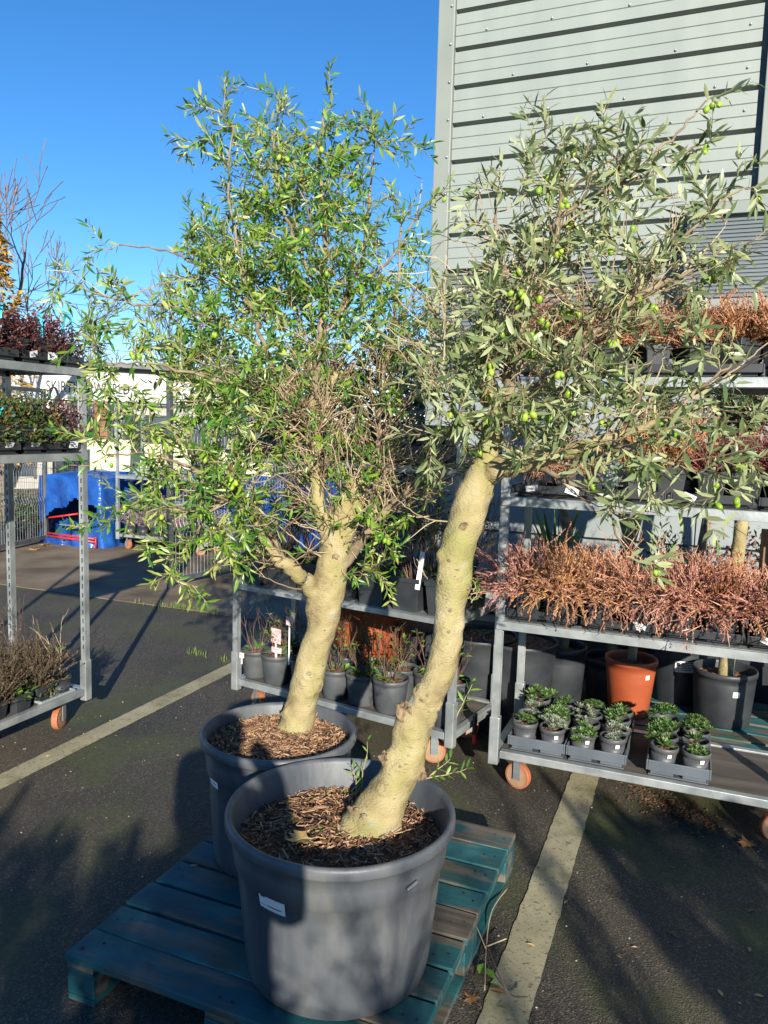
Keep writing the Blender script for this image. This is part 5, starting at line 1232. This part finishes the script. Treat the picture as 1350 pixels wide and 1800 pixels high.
def tarp(label, x0, x1, y0, y1, H, seed, hole=None):
    r = random.Random(seed); t = thing('tarpaulin_heap', label, 'tarpaulin', ((x0 + x1) / 2, (y0 + y1) / 2, 0)); off = t.location
    m = MB(); nu, nv = 140, 48; vs = []; cx, cy = (x0 + x1) / 2, (y0 + y1) / 2; a_, b_ = (x1 - x0) / 2, (y1 - y0) / 2
    for j in range(nv + 1):
        v = j / nv
        for i in range(nu):
            th = 2 * math.pi * i / nu; cs, sn = math.cos(th), math.sin(th)
            k = 1 / max(abs(cs), abs(sn)) ** .94
            if v < .8: z = v / .8 * H * .985; s = 1.0 + .06 * (1 - v / .8) + (.035 * math.sin(9 * th + 5 * v) + .022 * math.sin(17 * th - 3 * v) + .018 * abs(math.sin(14 * th + 9 * v)) + .012 * math.sin(31 * th + 11 * v)) * (1.1 - v)
            else: z = H * (.985 + .015 * math.sin((v - .8) / .2 * 1.5)) + .04 * math.sin(3 * th) * (1 - v); s = 1 - ((v - .8) / .2) * .98
            vs.append((cx + a_ * cs * k * s * .97, cy + b_ * sn * k * s * .97, z + .02 * math.sin(7 * th + 4 * v) * v + r.uniform(-.002, .002) + .008))
    fs = []
    for j in range(nv):
        for i in range(nu):
            q = j * nu + i; q2 = j * nu + (i + 1) % nu
            if hole:
                c = Vector(vs[q]).lerp(Vector(vs[q2 + nu]), .5)
                u_ = (c.x - hole[0]) / (hole[1] - hole[0]); w_ = (c.z - hole[2]) / (hole[3] - hole[2])
                if c.y < cy and -.6 < u_ < 1 + .08 * math.sin(9 * w_) and (.0 + .75 * max(0, u_ - .35)) < w_ + .06 * math.sin(11 * u_) < 1 - .55 * abs(u_ - .55) ** 1.3: continue
            fs.append((q, q2, q2 + nu, q + nu))
    m.add(vs, fs); m.build('tarpaulin_sheet', BLUETARP, t, smooth=True, off=off)
    return t
ta = tarp('blue tarpaulin heap with a torn dark opening behind the left trolley', -8.15, -7.05, 7.75, 9.0, .93, 1, (-7.75, -7.15, .10, .62))
tb = tarp('long low blue tarpaulin behind the far trolley', -6.95, -3.9, 8.75, 9.8, .92, 2)
t = thing('red_frame', 'red pipe frame poking out of the torn blue tarpaulin', 'frame', (-7.6, 7.68, 0))
for (a, b) in (((-.30, .0, .16), (.50, .0, .14)), ((-.30, .0, .12), (.50, .0, .10)), ((-.28, .02, .36), (.12, .12, .43)), ((.50, .02, .02), (.50, .02, .16))):
    m = MB(); m.tube([a, b], .012, 8); m.build('frame_tube', REDP, t, smooth=True)
far = make_trolley('distant plant trolley of lavender beside the blue tarpaulin', Vector((-6.25, 8.18, 0)), 0.06, 1.35, .56, 1.95, [.95], name='plant_trolley')
for i in range(6):
    pr = None
lv = potted('potted_lavender', 'l', 'lavender', (0, 0, -50), .075, .06, .12, POTBLK, heather_mesh(160, .09, .30, 130, .08, .5, .0035), LAV)
lav_places = [(Vector((-6.82 + .2 * i, 8.04 + .27 * j, .196)), i + j, 1.0) for j in range(2) for i in range(6)]
copies(lv, lav_places, lambda i: 'purple-brown lavender on the distant trolley, %s from the left in the %s row' % (ORD[i % 6], ('front', 'back')[i // 6]), 'lavenders on the distant trolley')
tray('pale tray on the raised shelf of the distant trolley', (-6.45, 8.2, .9625), .6, .4, .09, PANEL, 3, 2, .06)
for i, (x, y, w, h, lean) in enumerate(((-9.0, 9.9, .95, 1.35, .10), (-7.95, 10.1, .9, 1.30, .12), (-6.6, 10.4, .9, 1.2, .09))):
    t = thing('cream_board', 'cream sheet of board leaning up behind the tarpaulin, %s from the left' % ORD[i], 'board', (x, y, 0.006), .12, 'cream boards behind the tarpaulin'); m = MB(); m.box(-w / 2, w / 2, -.012, .012, 0, h, Matrix.Rotation(-lean, 4, 'X')); m.build('board_sheet', CREAM, t)
# plants behind the left gate
for i, (px, py, w, nm, mt) in enumerate(((12, 890, .34, 'shrub', DKGREEN), (50, 895, .26, 'shrub', WINT), (55, 930, .14, 'shrub', GREEN))):
    p = atX(px, py, -8.35 - .1 * i)
    t = potted('potted_shrub', ['dense green shrub behind the wire of the left gate', 'red-berried shrub behind the wire of the left gate', 'low bright green plant at the foot of the left gate'][i], 'potted shrub', (p.x, p.y, 0.006), .16, .13, .28, POTBLK, bush_mesh(500 + i, w, w * 1.7, 600, .045, .5), mt, -.05)

# ------------------------------------------------------------------ far building with the sign
pS0 = Vector((-14.6, 13.6, 0)); pS1 = Vector((-9.6, 19.6, 0)); dS = (pS1 - pS0); sl = dS.length; sr = math.atan2(dS.y, dS.x)
fb = thing('shop_building', 'low white fronted building with a SKIRTING WORLD sign board', 'building', pS0, sr)
def along(px, py):   # hit the facade plane, return distance along it and height
    d = ray(px, py); n_ = Vector((dS.y, -dS.x, 0)).normalized(); k = (pS0 - Vector((0, 0, CAM_H))).dot(n_) / Vector(d).dot(n_)
    q = Vector((0, 0, CAM_H)) + Vector(d) * k; return (q - pS0).dot(dS.normalized()), q.z
u0, _ = along(80, 680); u1, _ = along(226, 700); zt0 = along(86, 667)[1]; zb0 = along(86, 686)[1]
zr = along(160, 637)[1]
LW = along(405, 680)[0]; base_u = -12
zs0 = along(100, 650)[1]; zs1 = along(100, 702)[1]
m = MB(); m.box(base_u, LW, .02, 2.2, 0, zs1); m.build('wall', RENDER, fb)
m = MB(); m.box(base_u, LW, -.3, 2.4, zr - .10, zr); m.build('roof', ROOF, fb)
m = MB(); m.box(base_u, LW - .01, -.02, 2.19, zs0, zr - .101); m.build('gutter_band', ROOF, fb)
m = MB(); m.box(u0 - 2.2, min(u1 + 9, LW - .02), -.08, .018, zs1, zs0 - .002); m.build('sign_board', SIGNW, fb)
m = MB(); m.box(base_u, u0 - 2.25, -.04, .018, zs1 - .2, zs0 - .002); m.build('render_panel', RENDER, fb)
cu = bpy.data.curves.new('lettering', 'FONT'); cu.body = 'SKIRTING WORLD'; cu.align_x = 'LEFT'; cu.extrude = .008; cu.size = 1.0; cu.space_character = 1.05
to = bpy.data.objects.new('lettering', cu); COL.objects.link(to); cu.materials.append(INK)
bpy.context.view_layer.update(); _me = bpy.data.meshes.new_from_object(to.evaluated_get(bpy.context.evaluated_depsgraph_get())); bpy.data.objects.remove(to); bpy.data.curves.remove(cu)
to = link('lettering', _me, fb); wT = max(v.co.x for v in _me.vertices)
su = (u1 - u0) / wT; sv = (zt0 - zb0) / .70
to.scale = (su, sv, 1); to.rotation_euler = (math.pi / 2, 0, 0); to.location = (u0, -.09, zb0 - .02)
for i in range(9):
    uu = u0 - 3 + i * 1.6; m = MB(); m.box(uu, uu + 1.1, -.012, .018, .3, zs1 - .35); w_ = m.build('window', GLASS, fb)
    k = MB(); k.box(uu - .06, uu, -.04, .016, .25, zs1 - .3); k.box(uu + 1.1, uu + 1.16, -.04, .016, .25, zs1 - .3); k.box(uu, uu + 1.1, -.04, .016, zs1 - .348, zs1 - .3); k.box(uu, uu + 1.1, -.03, -.0125, 1.1, 1.14); k.build('window_frame', MESHW, w_)
ub = along(176, 760)[0]; m = MB(); m.box(ub - .16, ub + .16, -.10, -.042, 0, zs1 - .01); m.build('brick_pier', BRICK, fb)

hp0, hp1 = atD(380, 700, 24), atD(780, 720, 20); hd_ = hp1 - hp0; hd_.z = 0
hg_ = thing('hedge', 'dark hedge far behind the olive trunks', 'hedge', (hp0.x, hp0.y, 0), math.atan2(hd_.y, hd_.x)); m = MB(); r = random.Random(4)
for _ in range(8000):
    x, y, z = r.uniform(0, hd_.length), r.gauss(0, .5), 3.7 * r.random() ** .8; z *= 1 + .12 * math.sin(x * 2.3)
    m.leaf(Vector((x, y, z)), Vector((r.gauss(0, 1), r.gauss(0, 1), r.gauss(0, 1))), Vector((r.gauss(0, .6), -1, .6)), .22, .12, .1, 2)
m.build('foliage', DKGREEN, hg_, kind='stuff')

# ------------------------------------------------------------------ bare trees, yellow tree, wires
def bare_tree(label, base, H, seed, rad=.16, lean=(0, 0), first=.25, depthmax=6, minr=.007):
    r = random.Random(seed); t = thing('bare_tree', label, 'tree', base); tm = MB(); tw = MB()
    def grow(p, d, L, rr, lev):
        K = 5; P = [p]; Q = [rr]
        for k in range(K):
            d = (d + Vector((r.gauss(0, .10), r.gauss(0, .10), r.gauss(0, .05) + .05))).normalized(); P.append(P[-1] + d * L / K); Q.append(max(minr, rr * (1 - .45 * (k + 1) / K)))
        (tm if lev < 2 else tw).tube(P, Q, 7 if lev < 2 else 4 if lev < 4 else 3, False)
        if lev >= depthmax: return
        nb = 3 if lev < 5 else 2
        for b in range(nb):
            k = K if b == 0 else r.randint(2, K); a = r.uniform(0, 6.28); u, w = basis(d); o = u * math.cos(a) + w * math.sin(a)
            sp = .28 if b == 0 else r.uniform(.5, .9); grow(P[k], (d + o * sp).normalized(), L * r.uniform(.62, .82), Q[k] * (.85 if b == 0 else .6), lev + 1)
    grow(Vector((0, 0, 0)), Vector((lean[0], lean[1], 1)).normalized(), H * first, rad, 0)
    tm.build('trunk', BAREB, t, smooth=True); tw.build('branches', BAREB, t, kind='stuff'); return t
dl = ray(-150, 600); k = 17 / math.hypot(dl[0], dl[1]); bare_tree('bare winter tree at the left edge of the sky', (dl[0] * k, dl[1] * k, 0), 9.6, 8, .18, (.22, .10), .25, 5, .009)
dl = ray(318, 640); k = 21 / math.hypot(dl[0], dl[1]); bare_tree('bare tree standing behind the left side of the green olive', (dl[0] * k, dl[1] * k, 0), 6.6, 14, .12, (-.12, -.05), .25, 6, .009)
dl = ray(205, 640); k = 27 / math.hypot(dl[0], dl[1]); bare_tree('small bare tree just above the white shop building', (dl[0] * k, dl[1] * k, 0), 7.0, 23, .12, (0, 0), .25, 5, .012)
dl = ray(-8, 600); k = 14.5 / math.hypot(dl[0], dl[1]); yt = thing('yellow_tree', 'yellow autumn tree cut off by the left edge above the trolley', 'tree', (dl[0] * k, dl[1] * k, 0))
m = MB(); m.tube([(0, 0, 0), (0, .05, 2), (.02, .05, 4.6)], [.10, .07, .02], 8); m.build('trunk', BAREB, yt)
m = MB(); r = random.Random(9)
for i in range(2600):
    z = r.uniform(.9, 5.1); R = .62 * math.sin(min(1, (5.15 - z) / 2.6) * 1.4) * (.75 + .25 * math.sin(z * 9)); a = r.uniform(0, 6.28); q = R * r.uniform(.5, 1)
    m.leaf(Vector((q * math.cos(a), q * math.sin(a), z)), Vector((math.cos(a), math.sin(a), r.gauss(0, .6))), Vector((r.gauss(0, .5), r.gauss(0, .5), 1)), .11 * r.uniform(.7, 1.3), .06, .2, 2)
m.build('crown', YELLOW, yt, kind='stuff')
wp0, wp1 = atD(-900, 380, 40), atD(900, 640, 40)
for i, (ya, yb) in enumerate(((488, 492), (503, 512), (545, 552), (575, 590))):
    p0, p1 = atD(-300, ya - 20, 36), atD(760, yb + 60, 46); t = thing('overhead_wire', 'thin overhead wire in the sky, %s from the top' % ORD[i], 'wire', p0, 0, 'overhead wires'); P = []
    for k in range(13):
        s = k / 12; q = p0.lerp(p1, s) - p0; q.z -= 1.2 * 4 * s * (1 - s) * .4; P.append(q)
    m = MB(); m.tube(P, .011, 4, False); m.build('wire_line', WIRE, t)

# ------------------------------------------------------------------ small ground things
def fallen(px, py, L, z, lab, seed, maple=True, rz=0.0):
    p = atZ(px, py, z); r = random.Random(seed); t_ = Matrix.Rotation(rz, 4, 'Z') @ Matrix.Rotation(r.gauss(0, .12), 4, 'X')
    m = leaf_shape_maple(L, t_) if maple else MB().leaf(t_ @ Vector((0, 0, .003)), t_.to_3x3() @ Vector((1, 0, .05)), Vector((0, 0, 1)), L, L * .4, .12)
    mn = min(v[2] for v in m.v); m.v = [(a, b, c - mn + .001) for a, b, c in m.v]
    o = m.build('fallen_leaf', BROWNL); o.location = (p.x, p.y, z); tag(o, lab, 'leaf', 'fallen leaves'); return o
fallen(1318, 1492, .075, 0.0, 'big curled maple leaf on the dark asphalt at right', 1, rz=.4)
o = fallen(545, 1484, .085, FP.z + fsz + .02, 'golden maple leaf lying at the front edge of the near pot soil', 2, rz=2.6)
o = fallen(835, 1762, .05, 0.0, 'orange brown leaf beside the pallet at the bottom', 3, rz=1.0)
fallen(858, 1742, .055, .008, 'dark red leaf lying against the white line near the bottom', 4, False, .2)
for i, (x, y, lab) in enumerate(((925, 1660, 'reddish leaf on the white line near the pallet'), (992, 1590, 'small orange leaf just right of the white line'), (1192, 1648, 'pale narrow leaf alone in the dark asphalt'), (1325, 1600, 'brown leaf at the right edge of the asphalt'), (1262, 1740, 'dull brown leaf near the bottom right'), (1325, 1750, 'cream leaf near the bottom right corner'), (1318, 1675, 'thin leaf between two others at the right edge'), (228, 1110, 'pale leaf between the left trolley and the olive'), (560, 1700, 'x'))):
    if lab == 'x': continue
    fallen(x, y, .03 if i != 2 else .04, .006 if i == 0 else 0.001, lab, 10 + i, False, i * 1.3)
fallen(410, 1562 - 28, .03, .1465, 'shrivelled leaf on the pallet board left of the near pot', 31, False, 1.2)
fallen(333, 1523, .03, .1465, 'shrivelled leaf near the left edge of the pallet', 32, False, .6)
for i, (x, y) in enumerate(((75, 962), (85, 958), (60, 966))): fallen(x, y, .13, .007, 'orange leaf in the small drift at the gate foot, %s one' % ORD[i], 40 + i, True, i * 2)
# grit specks and crumbs on the asphalt
r = random.Random(15); m = MB()
for _ in range(900):
    x, y = r.uniform(-3.2, 1.6), r.uniform(.9, 5.4); s = r.choice((.002, .0025, .003, .005)) * r.uniform(.6, 1.2)
    m.blob((x, y, s * .4), (s, s * .8, s * .5), 5, 3, .2, r)
tag(m.build('grit', pbr('pale_grit', [(0.25, 0.22, 0.18), (0.5, 0.46, 0.38)], rough=.9, rnd='island', scale=3)), 'pale grit scattered on the asphalt', kind='stuff')
r = random.Random(16); m = MB()
for _ in range(500):
    t_ = r.random(); q = atZ(1100 + 150 * t_ + r.gauss(0, 18), 1380 + 75 * t_ + r.gauss(0, 12), 0); s = r.uniform(.003, .008)
    m.blob((q.x, q.y, s * .4), (s, s * .8, s * .5), 5, 3, .3, r)
tag(m.build('spilled_soil', SOIL), 'spilled soil on the ground in front of the right trolley', kind='stuff')
def grass(pts, lab, seed, h=.07):
    r = random.Random(seed); m = MB()
    for (x, y, n, sp) in pts:
        for _ in range(n):
            a = r.uniform(0, 6.28); p = Vector((x + r.gauss(0, sp), y + r.gauss(0, sp * .3), .002)); m.leaf(p, Vector((math.cos(a) * .6, math.sin(a) * .6, r.uniform(.4, 1.4))), Vector((math.cos(a), math.sin(a), .5)), h * r.uniform(.5, 1.3), .005, .3, 2)
    tag(m.build('grass', GRASSM), lab, kind='stuff')
J = [atZ(x, y, 0) for x, y in ((275, 1072), (300, 1075), (330, 1077), (360, 1080), (345, 1153), (352, 1156), (395, 1165))]
grass([(p.x, JY - .01 if i < 4 else p.y, (46, 60, 24, 50, 46, 16, 12)[i], (.16, .05, .20, .07, .03, .05, .03)[i]) for i, p in enumerate(J)], 'tufts of grass along the joint and beside the bay line', 5, .055)
r = random.Random(19); m = MB()
for _ in range(260):
    x, y = r.uniform(-2.9, 1.3), r.uniform(1.2, 5.3); a = r.uniform(0, 6.28); L_ = r.uniform(.008, .026)
    if -1.65 < x < -.5 and 1.5 < y < 2.85: continue
    m.leaf(Vector((x, y, .0045)), Vector((math.cos(a), math.sin(a), .08)), Vector((r.gauss(0, .3), r.gauss(0, .3), 1)), L_, L_ * r.uniform(.2, .5), .1, 2)
tag(m.build('leaf_litter', CHIP), 'dry leaf scraps scattered over the asphalt', kind='stuff')
# dead vine beside the pallet
r = random.Random(3); t = thing('dry_vine', 'dry brown vine stem trailing over the asphalt beside the pallet', 'plant', atZ(850, 1690, 0)); off = t.location
m = MB()
for pts in (((893, 1560), (865, 1600), (855, 1660), (852, 1740)), ((855, 1660), (880, 1720), (900, 1750), (930, 1752)), ((852, 1665), (890, 1650)), ((855, 1670), (836, 1625))):
    P = [atZ(x, y, .02 + .02 * (i % 2)) for i, (x, y) in enumerate(pts)]; sp = spline([(p, .0022) for p in P], 5); m.tube([p for p, _ in sp], [q for _, q in sp], 5)
m.build('stem', TWIG, t, off=off, smooth=True)
m = MB()
for (x, y) in ((842, 1712), (868, 1722), (880, 1735)): m.leaf(atZ(x, y, .02), Vector((r.gauss(0, 1), r.gauss(0, 1), .3)), Vector((0, 0, 1)), .045, .026, .1)
m.build('leaf', GREEN, t, off=off)

# ------------------------------------------------------------------ behind the camera: the photographer, and unseen nursery stock added to shade the foreground
def person(loc, face):
    t = thing('person', 'person in a dark coat standing and holding up a phone to take a picture', 'person', loc, face)
    V = [((0, 0, .95), .15), ((0, 0, 1.15), .14), ((0, 0, 1.38), .16), ((0, 0, 1.50), .07), ((0, .02, 1.60), .085), ((0, .02, 1.70), .09),
         ((.19, 0, 1.40), .075), ((.20, .10, 1.16), .05), ((.14, .26, 1.42), .042), ((.06, .30, 1.50), .030), ((-.19, 0, 1.40), .075), ((-.20, .10, 1.16), .05), ((-.14, .26, 1.42), .042), ((-.06, .30, 1.50), .030),
         ((.10, 0, .86), .11), ((.11, .01, .48), .075), ((.12, 0, .08), .05), ((.12, .13, .04), .04), ((-.10, 0, .86), .11), ((-.11, .01, .48), .075), ((-.12, 0, .08), .05), ((-.12, .13, .04), .04)]
    E = [(0, 1), (1, 2), (2, 3), (3, 4), (4, 5), (2, 6), (6, 7), (7, 8), (8, 9), (2, 10), (10, 11), (11, 12), (12, 13), (0, 14), (14, 15), (15, 16), (16, 17), (0, 18), (18, 19), (19, 20), (20, 21)]
    me = bpy.data.meshes.new('body'); me.from_pydata([v for v, _ in V], E, []); o = link('body', me, t); me.materials.append(COAT)
    sk = o.modifiers.new('skin', 'SKIN'); lay = me.skin_vertices[0] if me.skin_vertices else None
    if lay is None:
        me.attributes; bm = __import__('bmesh').new(); bm.from_mesh(me); bm.verts.layers.skin.verify(); bm.to_mesh(me); bm.free(); lay = me.skin_vertices[0]
    for i, (_, rr) in enumerate(V): lay.data[i].radius = (rr, rr)
    lay.data[0].use_root = True
    ss = o.modifiers.new('sub', 'SUBSURF'); ss.levels = 1; ss.render_levels = 1
    return t
yaw = math.atan2(CR[1][2], CR[0][2]) + math.pi      # heading of the camera
fwd = Vector((-.374, .927, 0)); person(Vector((-.075, -.045, 0)) - fwd * .40, math.atan2(fwd.y, fwd.x) - math.pi / 2)
def QS(q, s, z=0.0): return Vector((.86 * q - .51 * s, .51 * q + .86 * s, z))
back_rz = math.atan2(.51, .86)
bt = make_trolley('unseen plant trolley added for shade behind the photographer, first from the left', QS(-1.72, -2.35), back_rz, 1.35, .56, 1.95, [.62, 1.02, 1.42])  # out-of-view trolleys added to block sun from the foreground sides
bts = [bt, dup(bt, QS(-.68, -2.5), back_rz + .06, 'unseen plant trolley added for shade behind the photographer, middle one'), dup(bt, QS(2.0, -2.45), back_rz - .04, 'unseen plant trolley added for shade behind the photographer, at the right')]
bp = potted('potted_shrub', 'bushy potted shrub added for shade on the unseen trolleys behind the photographer', 'potted shrub', (0, 0, -50), .12, .09, .14, POTBLK, bush_mesh(901, .25, .40, 700, .075, .5), DKGREEN); first = True; r = random.Random(31)
for b_ in bts:
    for sh, z in enumerate((.196, .6325, 1.0325, 1.4325)):
        for i in range(4):
            l = b_.matrix_basis @ Vector((-.50 + i * .333, r.uniform(-.05, .05), z))
            if first: bp.location = l; tag(bp, None, None, 'shade-casting shrubs added behind the photographer'); first = False
            else: dup(bp, l, r.uniform(0, 6.28), None, 'shade-casting shrubs added behind the photographer', r.uniform(.85, 1.05))
for i, (q, s_, h) in enumerate(((.62, -3.1, 1.50), (1.02, -3.9, 1.75), (.32, -2.3, 1.72))):  # out-of-view trees added to dapple the near pot and ground
    small_tree('unseen open-crowned potted tree added for dapples behind the photographer, %s one' % ORD[i], QS(q, s_), (.2, .16, .35), POTBLK, [(0, 0, .3), (.02, .03, .8), (.0, .05, h - .25)], .028, (0, .05, h, .42, .42), 600 + i, LEAF1, (300, 300, 180)[i])

cp_ = potted('shade_conifer', 'unseen narrow conifer added as a shade blocker behind the photographer, left of two', 'conifer', QS(1.07, -2.0), .13, .10, .25, POTBLK, bush_mesh(950, .10, 1.65, 2600, .05, .3), DKGREEN)  # out-of-view columns added to cut the sunlit ground into streaks
dup(cp_, QS(.70, -2.5), 1.0, 'unseen narrow conifer added as a shade blocker behind the photographer, right of two', None, 1.0)
